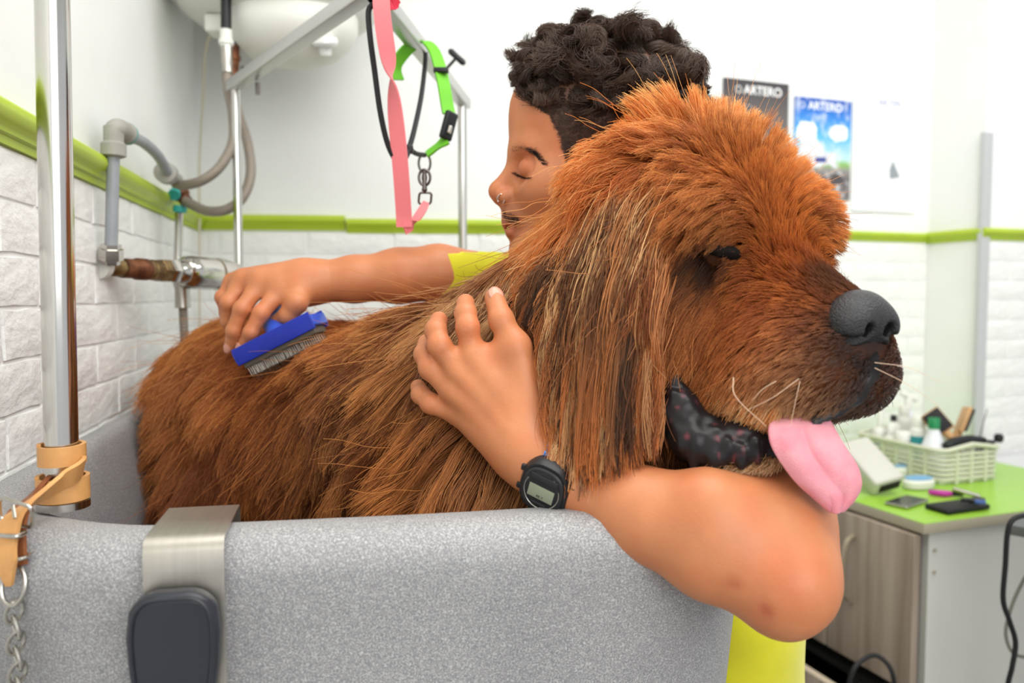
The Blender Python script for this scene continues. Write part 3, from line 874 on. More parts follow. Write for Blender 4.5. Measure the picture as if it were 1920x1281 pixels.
# ================================================================== cabinet with green top
KP = Vector((0.816, 1.57, 0))
FC = frame(KP, R(20))          # local x: to the right along the side panel; local y: away along the door fronts
ZC = ZR - 0.45
CW, CD = 0.62, 0.640
t = thing('cabinet', 'grey oak laminate cabinet with pale side panel', 'cabinet', KP + Vector((0.2, 0.3, 0)))
def cbox(c, d, nm, m, par=t, bev=0.0, F=FC):
    return MB().box(c, d, bev=bev).build(nm, m, par, smooth=35, mtx=F)
cbox((CW / 2 + 0.02, 0.009, (ZC - 0.02) / 2), (CW, 0.018, ZC - 0.022), 'side_panel', M['carcass'])
cbox((CW / 2 + 0.02, CD - 0.009, (ZC - 0.02) / 2), (CW, 0.018, ZC - 0.022), 'side_panel', M['carcass'])
cbox((CW - 0.0, CD / 2, (ZC - 0.02) / 2), (0.016, CD - 0.04, ZC - 0.022), 'back_panel', M['carcass'])
cbox((CW / 2, CD / 2, ZC - 0.40), (CW - 0.04, CD - 0.04, 0.016), 'shelf', M['dark'])
cbox((CW / 2, CD / 2, 0.05), (CW - 0.04, CD - 0.04, 0.016), 'bottom_panel', M['dark'])
DZ0, DZ1 = ZR - 0.80, ZC - 0.027
for k, (ya, yb) in enumerate(((0.003, 0.238), (0.243, 0.636))):
    d = cbox((-0.006, (ya + yb) / 2, (DZ0 + DZ1) / 2), (0.018, yb - ya, DZ1 - DZ0), 'door', M['wood'], bev=0.0015)
    if k == 0:
        cbox((-0.0062, ya - 0.0008, (DZ0 + DZ1) / 2), (0.0178, 0.002, DZ1 - DZ0), 'edge_band', M['edge'], d)
        cbox((-0.0062, (ya + yb) / 2, DZ1 + 0.0008), (0.0178, yb - ya, 0.002), 'edge_band', M['edge'], d)
        hy = 0.165
        WM[d.name] = FC
        hpts = catmull([(-0.014, hy, DZ1 - 0.045), (-0.034, hy, DZ1 - 0.062), (-0.043, hy, DZ1 - 0.12), (-0.034, hy, DZ1 - 0.178), (-0.014, hy, DZ1 - 0.195)], 6)
        MB().ribbon(hpts, (0, 1, 0), 0.012, 0.005).build('handle', M['handle'], d, mtx=FC)
    else:
        WM[d.name] = FC
# drawer pulled open below the doors
dz0, dz1 = 0.18, DZ0 - 0.012
cbox((-0.10, CD / 2, (dz0 + dz1) / 2 - 0.012), (0.018, CD - 0.01, dz1 - dz0), 'drawer_front', M['wood'], bev=0.0015)
cbox((-0.10, CD / 2, dz1 - 0.0112), (0.0178, CD - 0.01, 0.002), 'edge_band', M['edge'])
for yy in (0.035, CD - 0.035):
    cbox((0.15, yy, (dz0 + dz1) / 2 - 0.05), (0.48, 0.014, dz1 - dz0 - 0.12), 'drawer_side', M['dark'])
cbox((0.15, CD / 2, dz0 + 0.03), (0.48, CD - 0.08, 0.012), 'drawer_bottom', M['dark'])
for dy in (0.0, 0.045):
    MB().lathe([(0.001, 0.0), (0.004, 0.0), (0.004, 0.002), (0.001, 0.002)], 12, Matrix.Translation((0.035, -0.001, ZC - 0.06 - dy)) @ Matrix.Rotation(R(90), 4, 'X')).build('screw_cap', M['topedge'], t, mtx=FC)
w_ = thing('worktop', 'lime green worktop with grey edge on the cabinet', 'worktop', FC @ Vector((0.3, 0.3, ZC - 0.01)))
cbox((CW / 2 + 0.02, CD / 2 - 0.004, ZC - 0.0115), (CW + 0.05, CD + 0.012, 0.021), 'board', M['topedge'], w_, 0.001)
cbox((CW / 2 + 0.02, CD / 2 - 0.004, ZC - 0.0005), (CW + 0.049, CD + 0.011, 0.002), 'green_surface', M['greentop'], w_)
# loose black cord in the open drawer
dc = catmull([at(1585, 1320, 1.52), at(1598, 1262, 1.52), at(1615, 1240, 1.53), at(1640, 1229, 1.54), at(1662, 1243, 1.53), at(1675, 1270, 1.52), at(1680, 1330, 1.52)], 6)
tag(MB().tube(dc, 0.0045, 10).build('looped_cord', M['rubber']), 'black cord arching out of the open drawer', 'cord')


def top(px, py, dz=0.0):
    """point on the worktop seen at a photo pixel"""
    o = Vector((0, 0, CAMZ)); d = at(px, py, 1.0) - o
    return o + d * ((ZC + 0.001 + dz - CAMZ) / d.z)


# ---- basket
bp_ = top(1764, 911)
FK = frame(bp_, R(20))
BW, BD, BHt = 0.185, 0.265, 0.088
t = thing('storage_basket', 'pale sage plastic storage basket full of grooming supplies', 'basket', bp_)
MB().box((BW / 2, BD / 2, 0.004), (BW - 0.01, BD - 0.01, 0.006)).build('base', M['basket'], t, mtx=FK)
def loopz(z, grow=0.0, n=6):
    return [Vector((x, y, z)) for x, y in rrect(-grow, BW + grow, -grow, BD + grow, 0.022, n)]
for i in range(6):
    z = 0.012 + i * 0.0118; g = 0.0005 * i
    L = loopz(z, g)
    s_ = MB()
    vs = []; fs = []
    for (dy, off) in ((-0.004, 0), (-0.002, 0.0018), (0.002, 0.0018), (0.004, 0)):
        vs += [(p.x + (p.x - BW / 2) / BW * off * 2, p.y + (p.y - BD / 2) / BD * off * 2, p.z + dy) for p in L]
    vs += [((p.x - BW / 2) * 0.975 + BW / 2, (p.y - BD / 2) * 0.983 + BD / 2, p.z + 0.004) for p in L]
    vs += [((p.x - BW / 2) * 0.975 + BW / 2, (p.y - BD / 2) * 0.983 + BD / 2, p.z - 0.004) for p in L]
    n = len(L)
    for a in range(6):
        b = (a + 1) % 6
        for k in range(n):
            l = (k + 1) % n
            fs.append((a * n + k, a * n + l, b * n + l, b * n + k))
    s_.add(vs, fs).build('slat', M['basket'], t, mtx=FK)
for (x, y) in [(BW * i / 4, -0.0005) for i in range(1, 4)] + [(BW * i / 4, BD + 0.0005) for i in range(1, 4)] + [(-0.0005, BD * i / 6) for i in range(1, 6)] + [(BW + 0.0005, BD * i / 6) for i in range(1, 6)]:
    MB().box((x, y, 0.04), (0.008, 0.008, 0.078)).build('upright', M['basket'], t, mtx=FK)
MB().tube([Vector((p.x, p.y, 0.082 + (0.012 * math.exp(-((p.x - BW / 2) / 0.05) ** 2) if abs(p.y) < 0.02 or abs(p.y - BD) < 0.02 else 0))) for p in [Vector((x, y, 0)) for x, y in subdiv_loop(rrect(-0.004, BW + 0.004, -0.004, BD + 0.004, 0.024, 6))]], 0.0055, 10, closed=True).build('rim', M['basket'], t, mtx=FK)


def put(x, y, z=0.008): return FK @ Vector((x, y, z))


def bottle(name, label, x, y, r, h, capm, bodym, cap_r=0.5, cap_h=0.02, shoulder=0.75, labm=None, tilt=0.0, group=None):
    p = put(x, y)
    t = thing(name, label, 'bottle', p, group)
    Mx = Matrix.Translation(p) @ Matrix.Rotation(tilt, 4, 'X')
    MB().lathe([(r * 0.9, 0), (r, 0.004), (r, h * shoulder), (r * 0.85, h * (shoulder + 0.1)), (r * cap_r * 0.85, h * 0.98), (r * cap_r * 0.85, h)], 24, Mx).build('body', bodym, t, smooth=50)
    MB().lathe([(r * cap_r, h - 0.002), (r * cap_r, h + cap_h), (r * cap_r * 0.9, h + cap_h + 0.002)], 20, Mx).build('cap', capm, t, smooth=50)
    if labm: MB().lathe([(r * 1.01, h * 0.2), (r * 1.01, h * shoulder * 0.9)], 24, Mx, caps=False).build('label', labm, t)
    return t


M['dove'] = mat('off_white_plastic', rgb(215, 214, 205), 0.45)
M['blackcap'] = M['black']
bottle('plastic_bottle', 'milky bottle with bright green cap in the basket', 0.045, 0.065, 0.030, 0.118, M['greencap'], M['bottle'], 0.45, 0.022, 0.55)
bottle('pump_bottle', 'white bottle with blue label at the far basket end', 0.035, 0.225, 0.018, 0.10, M['whiteplastic'], M['whiteplastic'], 0.45, 0.05, 0.8, M['bluelabel'])
bottle('spray_bottle', 'off-white bottle with black cap beside the blue label bottle', 0.06, 0.205, 0.020, 0.115, M['black'], M['dove'], 0.4, 0.012, 0.8)
bottle('plastic_bottle', 'small white bottle in front of the black cap bottle', 0.03, 0.185, 0.016, 0.085, M['whiteplastic'], M['whiteplastic'], 0.6, 0.025, 0.8)
bottle('plastic_bottle', 'white bottle with teal label behind the green cap bottle', 0.06, 0.125, 0.020, 0.115, M['whiteplastic'], M['whiteplastic'], 0.8, 0.02, 0.85, M['aquaplastic'])
bottle('plastic_bottle', 'tall off-white bottle in the middle of the basket', 0.10, 0.21, 0.022, 0.13, M['dove'], M['dove'], 0.6, 0.018, 0.8)
bottle('plastic_jar', 'squat white jar near the left basket side', 0.03, 0.145, 0.019, 0.075, M['whiteplastic'], M['dove'], 0.95, 0.02, 0.85)
bottle('plastic_bottle', 'clear white bottle with trigger top at the far right of the basket', 0.14, 0.235, 0.02, 0.14, M['whiteplastic'], M['bottle'], 0.5, 0.03, 0.75)
# trigger head
tp_ = put(0.14, 0.235, 0.18)
tg = [o for o in COL.objects if o.get('label', '').startswith('clear white bottle')][0]
MB().box((0, 0, 0), (0.05, 0.018, 0.014), Matrix.Translation(tp_) @ Matrix.Rotation(R(25), 4, 'Y'), bev=0.004).build('trigger', M['whiteplastic'], tg)


def pad_brush(label, p, rot, s=1.0, pad=True):
    t = thing('slicker_brush', label, 'brush', p)
    Mx = Matrix.Translation(p) @ rot @ Matrix.Diagonal((s, s, s, 1))
    MB().box((0, 0, 0.045), (0.058, 0.011, 0.075), Mx, bev=0.003).build('wood_back', M['bamboo'], t)
    MB().box((0, -0.009, 0.047), (0.052, 0.010, 0.066), Mx, bev=0.002).build('bristle_pad', M['rubber'], t)
    MB().tube([Mx @ Vector((0, 0, 0.01)), Mx @ Vector((0, 0, -0.03)), Mx @ Vector((0, 0, -0.055))], [0.012 * s, 0.009 * s, 0.010 * s], 12).build('handle', M['bamboo'], t)


pad_brush('wooden slicker brush with black pad facing forward in the basket', put(0.098, 0.07, 0.105), Matrix.Rotation(R(-10), 4, 'Z') @ Matrix.Rotation(R(-38), 4, 'Y') @ Matrix.Rotation(R(-14), 4, 'X'), 0.85)
pad_brush('wooden slicker brush leaning sideways at the right of the basket', put(0.145, 0.085, 0.100), Matrix.Rotation(R(75), 4, 'Z') @ Matrix.Rotation(R(20), 4, 'X') @ Matrix.Rotation(R(8), 4, 'Y'), 0.9)
t = thing('hair_trimmer', 'black trimmer lying across the basket rim', 'trimmer', put(0.10, 0.03, 0.09))
MB().tube([put(0.045, 0.03, 0.083), put(0.075, 0.03, 0.093), put(0.12, 0.028, 0.098), put(0.165, 0.025, 0.094)], [0.012, 0.014, 0.012, 0.008], 14).build('body', M['black'], t)
MB().box(tuple(put(0.175, 0.024, 0.0925)), (0.02, 0.012, 0.006), bev=0.001).build('blade', M['gunmetal'], t)
t = thing('tail_comb', 'thin metal tail comb sticking out of the basket', 'comb', put(0.17, 0.05, 0.05))
MB().tube([put(0.165, 0.05, 0.05), put(0.215, 0.06, 0.165)], [0.0022, 0.0012], 8).build('tail', M['gunmetal'], t)
MB().box((0, 0, 0), (0.008, 0.004, 0.06), Matrix.Translation(put(0.155, 0.048, 0.035)) @ Matrix.Rotation(R(23), 4, 'Y')).build('teeth_bar', M['gunmetal'], t)
t = thing('round_knob_tool', 'tool with round black end poking over the basket corner', 'tool', put(0.185, 0.02, 0.08))
MB().tube([put(0.13, 0.04, 0.05), put(0.192, 0.01, 0.098)], 0.004, 10).build('shaft', M['black'], t)
bk = put(0.194, 0.009, 0.10)
MB().lathe([(0.001, -0.011), (0.008, -0.009), (0.011, -0.002), (0.011, 0.004), (0.008, 0.010), (0.001, 0.012)], 18, Matrix.Translation(bk)).build('end_knob', M['rubber'], t)

# ---- loose items on the worktop
g0 = top(1636, 925); 
t = thing('grey_box', 'light grey plastic dryer box tipped on the worktop', 'box', g0)
GMx = Matrix.Translation(g0 + Vector((0.005, 0.03, 0.058))) @ Matrix.Rotation(R(20), 4, 'Z') @ Matrix.Rotation(R(33), 4, 'X') @ Matrix.Rotation(R(-14), 4, 'Y')
MB().box((0, 0, 0), (0.075, 0.135, 0.042), GMx, bev=0.006).build('housing', M['greybox'], t)
MB().box((0.004, -0.0665, -0.002), (0.055, 0.006, 0.024), GMx, bev=0.004).build('opening', M['dark'], t)
def dish(label, px, py, rx, ry, h, m, m2, rot=0):
    p = top(px, py)
    t = thing('soap_dish', label, 'dish', p)
    Mx = Matrix.Translation(p) @ Matrix.Rotation(R(20 + rot), 4, 'Z') @ Matrix.Diagonal((rx, ry, 1, 1))
    MB().lathe([(0.8, 0), (0.97, 0.003), (1.0, h * 0.5), (1.0, h * 0.62)], 32, Mx).build('dish', M['dove'], t)
    MB().lathe([(1.0, h * 0.62), (1.0, h * 0.7), (0.9, h * 0.92), (0.6, h), (0.001, h)], 32, Mx).build('lid', m, t)
    MB().lathe([(0.86, h * 0.96), (0.86, h + 0.001), (0.001, h + 0.0025)], 32, Mx).build('lid_inlay', m2, t)
dish('white oval dish with pale blue lid on the worktop', 1722, 915, 0.042, 0.026, 0.024, M['whiteplastic'], M['skyblue'])
dish('small blue-topped tin behind the oval dish', 1688, 893, 0.02, 0.016, 0.026, M['whiteplastic'], M['skyblue'])
dish('bright green plastic lid at the far worktop edge', 1596, 862, 0.045, 0.035, 0.022, M['brightgreen'], M['brightgreen'])
p = top(1700, 945)
t = thing('smartphone', 'dark smartphone lying on the green worktop', 'phone', p)
PM = Matrix.Translation(p + Vector((0, 0, 0.004))) @ Matrix.Rotation(R(-52), 4, 'Z')
MB().box((0, 0, 0), (0.05, 0.098, 0.007), PM, bev=0.003).build('case', M['nickel'], t)
MB().box((0, 0, 0.0033), (0.047, 0.094, 0.0012), PM).build('screen', M['phone'], t)
p = top(1795, 955)
t = thing('black_wallet', 'flat black leather case at the front of the worktop', 'case', p)
PM = Matrix.Translation(p + Vector((0, 0, 0.006))) @ Matrix.Rotation(R(-68), 4, 'Z')
MB().box((0, 0, 0), (0.058, 0.125, 0.011), PM, bev=0.004).build('cover', M['rubber'], t)
MB().box((0.02, 0.05, 0.008), (0.022, 0.045, 0.009), PM @ Matrix.Rotation(R(20), 4, 'Z'), bev=0.003).build('clasp', M['black'], t)
MB().tube([PM @ Vector((0, 0.06, 0.003)), PM @ Vector((0.004, 0.078, 0.0))], 0.002, 8).build('strap', M['rubber'], t)
p = top(1790, 925)
t = thing('dematting_tool', 'tool with magenta handle and steel head on the worktop', 'tool', p)
MB().tube([top(1742, 923, 0.006), top(1752, 924, 0.007), top(1770, 926, 0.007), top(1782, 926, 0.006)], [0.005, 0.007, 0.0075, 0.006], 14).build('handle', M['magenta'], t)
MB().tube([top(1782, 926, 0.006), top(1805, 925, 0.007)], [0.005, 0.006], 12).build('neck', M['black'], t)
MB().box((0, 0, 0), (0.055, 0.014, 0.008), Matrix.Translation(top(1812, 924, 0.012)) @ Matrix.Rotation(R(-32), 4, 'Z') @ Matrix.Rotation(R(12), 4, 'Y'), bev=0.002).build('head', M['nickel'], t)
t = thing('blue_clip_tool', 'small black tool with blue and silver end on the leather case', 'tool', top(1822, 938, 0.014))
MB().tube([top(1802, 938, 0.019), top(1820, 938, 0.022), top(1838, 943, 0.019)], [0.004, 0.005, 0.004], 10).build('body', M['black'], t)
MB().box((0, 0, 0), (0.02, 0.008, 0.006), Matrix.Translation(top(1838, 941, 0.022)) @ Matrix.Rotation(R(-20), 4, 'Z')).build('tip', M['bluelabel'], t)

# ---- dark side table edge with cable at the right
q = at(1890, 982, 1.36)
t = thing('side_table', 'dark grey table top at the right picture edge', 'table', (q.x + 0.25, q.y + 0.1, 0))
F2 = frame((q.x, q.y, q.z), R(-50))
MB().box((0.25, 0.18, -0.01), (0.5, 0.36, 0.018), bev=0.002).build('top', mat('slate_laminate', rgb(95, 98, 98), 0.5), t, mtx=F2)
MB().box((0.27, 0.18, -0.035), (0.44, 0.30, 0.03)).build('apron', M['black'], t, mtx=F2)
for lx in (0.08, 0.44):
    for ly in (0.06, 0.3):
        MB().box((lx, ly, -q.z / 2 - 0.02), (0.03, 0.03, q.z - 0.04)).build('leg', M['black'], t, mtx=F2)
cb = catmull([at(1960, 962, 1.33), at(1925, 966, 1.325), at(1899, 975, 1.32), at(1889, 1000, 1.32), at(1885, 1060, 1.325), at(1881, 1125, 1.33), at(1893, 1165, 1.335), at(1904, 1205, 1.34), at(1898, 1250, 1.34), at(1888, 1300, 1.345), at(1885, 1420, 1.35)], 8)
tag(MB().tube(cb, 0.0042, 10).build('black_cable', M['rubber']), 'black power cable hanging over the dark table edge', 'cable')
cb = catmull([at(1935, 1060, 1.42), at(1908, 1110, 1.42), at(1893, 1150, 1.42), at(1886, 1190, 1.42), at(1900, 1225, 1.42), at(1935, 1235, 1.42)], 8)
tag(MB().tube(cb, 0.0030, 10).build('thin_cord', mat('grey_cord', rgb(120, 116, 108), 0.5)), 'thin grey cord looping behind the black power cable', 'cord')


# ---- pieces that belong to a part become its sub-parts
def kids(t, nm): return [o for o in t.children if o.name.split('.')[0] == nm]
for t in [o for o in COL.objects if o.parent is None and o.type == 'EMPTY']:
    for part, subs in (('tank', ('tank_seam', 'inlet_sleeve')), ('cradle', ('cradle_border',)), ('buckle', ('buckle_prong', 'buckle_badge')),
                       ('elbow_collar', ('seal_ring',)), ('drawer_front', ('edge_band',)), ('dish', ()), ('lid', ('lid_inlay',)), ('body', ('label',))):
        P_ = kids(t, part)
        if P_:
            for sname in subs:
                for c in kids(t, sname): under(c, P_[0])


# ================================================================== sculpting helpers: signed distance volumes -> mesh
class Vol:
    def __init__(s, lo, hi, h):
        s.h = h; s.lo = np.array(lo, np.float32)
        s.n = np.ceil((np.array(hi) - np.array(lo)) / h).astype(int) + 1
        s.d = np.full(tuple(s.n), 1.0, np.float32)

    def _win(s, lo, hi, pad):
        a = np.clip(np.floor((np.array(lo) - pad - s.lo) / s.h).astype(int), 0, s.n)
        b = np.clip(np.ceil((np.array(hi) + pad - s.lo) / s.h).astype(int) + 1, 0, s.n)
        if np.any(b - a < 1): return None
        ax = [s.lo[i] + s.h * np.arange(a[i], b[i], dtype=np.float32) for i in range(3)]
        return (slice(a[0], b[0]), slice(a[1], b[1]), slice(a[2], b[2])), ax[0][:, None, None], ax[1][None, :, None], ax[2][None, None, :]

    def _mix(s, W, d, k, sub=False):
        c = s.d[W]
        if sub:
            h = np.maximum(k - np.abs(c + d), 0) / k
            s.d[W] = np.maximum(c, -d) + h * h * k * 0.25
        else:
            h = np.maximum(k - np.abs(c - d), 0) / k
            s.d[W] = np.minimum(c, d) - h * h * k * 0.25

    def cone(s, a, b, ra, rb, k=0.01, sub=False):
        a = np.array(a, np.float32); b = np.array(b, np.float32); R_ = max(ra, rb)
        w = s._win(np.minimum(a, b) - R_, np.maximum(a, b) + R_, k + 4 * s.h)
        if w is None: return s
        W, X, Y, Z = w
        ab = b - a; L2 = float(ab @ ab) + 1e-12
        px, py, pz = X - a[0], Y - a[1], Z - a[2]
        t = np.clip((px * ab[0] + py * ab[1] + pz * ab[2]) / L2, 0, 1)
        d = np.sqrt((px - t * ab[0]) ** 2 + (py - t * ab[1]) ** 2 + (pz - t * ab[2]) ** 2) - (ra + (rb - ra) * t)
        s._mix(W, d, k, sub); return s

    def chain(s, pts, rs, k=0.01, sub=False):
        for i in range(len(pts) - 1): s.cone(pts[i], pts[i + 1], rs[i], rs[i + 1], k, sub)
        return s

    def ell(s, c, r, k=0.01, rot=None, sub=False):
        c = np.array(c, np.float32); r = np.array(r, np.float32); R_ = float(r.max())
        w = s._win(c - R_, c + R_, k + 4 * s.h)
        if w is None: return s
        W, X, Y, Z = w
        px, py, pz = np.broadcast_arrays(X - c[0], Y - c[1], Z - c[2])
        if rot is not None:
            m = np.array(rot, np.float32)[:3, :3]   # columns = local axes in the room
            px, py, pz = (px * m[0, 0] + py * m[1, 0] + pz * m[2, 0], px * m[0, 1] + py * m[1, 1] + pz * m[2, 1], px * m[0, 2] + py * m[1, 2] + pz * m[2, 2])
        k0 = np.sqrt((px / r[0]) ** 2 + (py / r[1]) ** 2 + (pz / r[2]) ** 2)
        k1 = np.sqrt((px / r[0] ** 2) ** 2 + (py / r[1] ** 2) ** 2 + (pz / r[2] ** 2) ** 2) + 1e-9
        s._mix(W, k0 * (k0 - 1) / k1, k, sub); return s

    def sample(s, P):
        """trilinear distance at points (N,3)"""
        q = (np.asarray(P, np.float32) - s.lo) / s.h
        q = np.clip(q, 0, s.n - 1.001)
        i = q.astype(np.int32); f = q - i
        x, y, z = i[:, 0], i[:, 1], i[:, 2]; fx, fy, fz = f[:, 0], f[:, 1], f[:, 2]
        D = s.d
        c00 = D[x, y, z] * (1 - fx) + D[x + 1, y, z] * fx
        c10 = D[x, y + 1, z] * (1 - fx) + D[x + 1, y + 1, z] * fx
        c01 = D[x, y, z + 1] * (1 - fx) + D[x + 1, y, z + 1] * fx
        c11 = D[x, y + 1, z + 1] * (1 - fx) + D[x + 1, y + 1, z + 1] * fx
        return (c00 * (1 - fy) + c10 * fy) * (1 - fz) + (c01 * (1 - fy) + c11 * fy) * fz

    def grad(s, P):
        e = s.h; P = np.asarray(P, np.float32)
        g = np.stack([s.sample(P + np.eye(3, dtype=np.float32)[i] * e) - s.sample(P - np.eye(3, dtype=np.float32)[i] * e) for i in range(3)], 1)
        return g / (np.linalg.norm(g, axis=1, keepdims=True) + 1e-9)

    def mesh(s):
        """naive surface nets -> verts (N,3), quads (M,4)"""
        d = s.d; neg = d < 0
        nx, ny, nz = d.shape
        c = neg[:-1, :-1, :-1].astype(np.int8)
        tot = sum(neg[i:nx - 1 + i, j:ny - 1 + j, k:nz - 1 + k].astype(np.int8) for i in (0, 1) for j in (0, 1) for k in (0, 1))
        act = (tot > 0) & (tot < 8)
        idx = np.full(act.shape, -1, np.int32)
        cells = np.argwhere(act)
        idx[act] = np.arange(len(cells))
        acc = np.zeros((len(cells), 3), np.float32); cnt = np.zeros((len(cells), 1), np.float32)
        cor = [(i, j, k) for i in (0, 1) for j in (0, 1) for k in (0, 1)]
        val = {c_: d[cells[:, 0] + c_[0], cells[:, 1] + c_[1], cells[:, 2] + c_[2]] for c_ in cor}
        for a in cor:
            for ax in range(3):
                if a[ax] == 0:
                    b = list(a); b[ax] = 1; b = tuple(b)
                    va, vb = val[a], val[b]
                    m = (va < 0) != (vb < 0)
                    t = np.where(m, va / (va - vb + 1e-20), 0)
                    p = np.tile(np.array(a, np.float32), (len(cells), 1)); p[:, ax] = t
                    acc[m] += p[m]; cnt[m] += 1
        V = s.lo + s.h * (cells + acc / np.maximum(cnt, 1))
        Q = []
        for ax in range(3):
            o1, o2 = (ax + 1) % 3, (ax + 2) % 3
            sl0 = [slice(1, -1)] * 3; sl1 = [slice(1, -1)] * 3
            sl0[ax] = slice(0, -1); sl1[ax] = slice(1, None)
            s0 = neg[tuple(sl0)]; s1 = neg[tuple(sl1)]
            e = np.argwhere(s0 != s1)
            if len(e) == 0: continue
            base = e.copy(); base[:, o1] += 1; base[:, o2] += 1
            flip = s0[e[:, 0], e[:, 1], e[:, 2]]
            def cell(d1, d2):
                q = base.copy(); q[:, o1] -= d1; q[:, o2] -= d2
                return idx[q[:, 0], q[:, 1], q[:, 2]]
            q = np.stack([cell(1, 1), cell(0, 1), cell(0, 0), cell(1, 0)], 1)
            q[~flip] = q[~flip][:, ::-1]
            Q.append(q)
        Q = np.concatenate(Q)
        Q = Q[(Q >= 0).all(1)]
        return V.astype(np.float64), Q


def np_mesh(parts, name, m, parent, attrs=None):
    """parts: list of (V,Q) joined into one smooth mesh"""
    V = np.concatenate([p[0] for p in parts]); o = 0; Q = []
    for v, q in parts:
        Q.append(q + o); o += len(v)
    Q = np.concatenate(Q)
    me = bpy.data.meshes.new(name)
    me.vertices.add(len(V)); me.vertices.foreach_set('co', V.astype(np.float32).ravel())
    me.loops.add(len(Q) * 4); me.loops.foreach_set('vertex_index', Q.astype(np.int32).ravel())
    me.polygons.add(len(Q)); me.polygons.foreach_set('loop_start', np.arange(0, len(Q) * 4, 4, dtype=np.int32))
    me.update(calc_edges=True); me.validate()
    me.polygons.foreach_set('use_smooth', np.ones(len(me.polygons), bool))
    if attrs:
        for k, c in attrs.items():
            a = me.attributes.new(k, 'FLOAT_COLOR', 'POINT')
            a.data.foreach_set('color', np.concatenate([c, np.ones((len(c), 1))], 1).astype(np.float32).ravel())
    o = finish(me, name, m, parent, smooth=0, fix=False)
    return o


def relax(V, Q, it=1, lam=0.5):
    """a little laplacian smoothing of a quad mesh"""
    n = len(V)
    for _ in range(it):
        acc = np.zeros_like(V); cnt = np.zeros(n)
        for i in range(4):
            a, b = Q[:, i], Q[:, (i + 1) % 4]
            for k in range(3):
                acc[:, k] += np.bincount(a, V[b, k], n) + np.bincount(b, V[a, k], n)
            cnt += np.bincount(a, minlength=n) + np.bincount(b, minlength=n)
        V = V + lam * (acc / np.maximum(cnt, 1)[:, None] - V)
    return V, Q


def npv(v): return np.array([v[0], v[1], v[2]], np.float64)
def A(px, py, D, dD=0.0): 
    v = at(px, py, D); return np.array([v.x, v.y + dD, v.z])
def RZ(x, y, z): return np.array([x, y, CAMZ + z])


def hair_curves(name, P, rad, colr, m, parent):
    """P (N,K,3) points, rad (N,K), colr (N,K,3) -> one Curves object"""
    N, K = P.shape[:2]
    hc_ = bpy.data.hair_curves.new(name)
    hc_.add_curves([K] * N)
    hc_.position_data.foreach_set('vector', P.astype(np.float32).ravel())
    at_ = hc_.attributes.get('radius') or hc_.attributes.new('radius', 'FLOAT', 'POINT')
    at_.data.foreach_set('value', rad.astype(np.float32).ravel())
    ca = hc_.attributes.new('hcol', 'FLOAT_COLOR', 'POINT')
    ca.data.foreach_set('color', np.concatenate([colr, np.ones((N, K, 1))], 2).astype(np.float32).ravel())
    hc_.materials.append(m)
    o = bpy.data.objects.new(name, hc_)
    COL.objects.link(o)
    if parent is not None:
        o.parent = parent; o.matrix_parent_inverse = WM[parent.name].inverted()
    return o


def attr_mat(name, attr, rough=0.5, spec=0.3, sss=0.0, sheen=0.0, sat=1.0, bump=0.0, bscale=300, hair=False):
    m = bpy.data.materials.new(name); m.use_nodes = True
    nt = m.node_tree; b = nt.nodes['Principled BSDF']
    a = nt.nodes.new('ShaderNodeAttribute'); a.attribute_name = attr
    nt.links.new(a.outputs['Color'], b.inputs['Base Color'])
    b.inputs['Roughness'].default_value = rough; b.inputs['Specular IOR Level'].default_value = spec
    b.inputs['Sheen Weight'].default_value = sheen
    if sss:
        b.inputs['Subsurface Weight'].default_value = sss
        b.inputs['Subsurface Radius'].default_value = (1, 0.35, 0.2); b.inputs['Subsurface Scale'].default_value = 0.006
    if bump:
        tc = nt.nodes.new('ShaderNodeTexCoord')
        n2 = nt.nodes.new('ShaderNodeTexNoise'); n2.inputs['Scale'].default_value = bscale; n2.inputs['Detail'].default_value = 4
        nt.links.new(tc.outputs['Object'], n2.inputs['Vector'])
        bp = nt.nodes.new('ShaderNodeBump'); bp.inputs['Strength'].default_value = bump; bp.inputs['Distance'].default_value = 0.002
        nt.links.new(n2.outputs['Fac'], bp.inputs['Height']); nt.links.new(bp.outputs[0], b.inputs['Normal'])
    if hair:
        t = nt.nodes.new('ShaderNodeBsdfTranslucent'); nt.links.new(a.outputs['Color'], t.inputs[0])
        mx = nt.nodes.new('ShaderNodeMixShader'); mx.inputs[0].default_value = hair
        out = nt.nodes['Material Output']
        nt.links.new(b.outputs[0], mx.inputs[1]); nt.links.new(t.outputs[0], mx.inputs[2]); nt.links.new(mx.outputs[0], out.inputs[0])
    return m


def vnoise(P, scale, seed=0):
    """cheap smooth value noise, 0..1, at points (...,3)"""
    P = np.asarray(P, np.float64) * scale + 1000.0 + seed * 17.31
    i = np.floor(P).astype(np.int64); f = P - i; f = f * f * (3 - 2 * f)
    def hsh(x, y, z):
        n = (x * 374761393 + y * 668265263 + z * 2147483647 + seed * 1274126177) & 0xffffffff
        n = ((n ^ (n >> 13)) * 1274126177) & 0xffffffff
        return ((n ^ (n >> 16)) & 0xffff) / 65535.0
    x, y, z = i[..., 0], i[..., 1], i[..., 2]; fx, fy, fz = f[..., 0], f[..., 1], f[..., 2]
    r = 0
    for a in (0, 1):
        for b in (0, 1):
            for c in (0, 1):
                r = r + hsh(x + a, y + b, z + c) * (fx if a else 1 - fx) * (fy if b else 1 - fy) * (fz if c else 1 - fz)
    return r


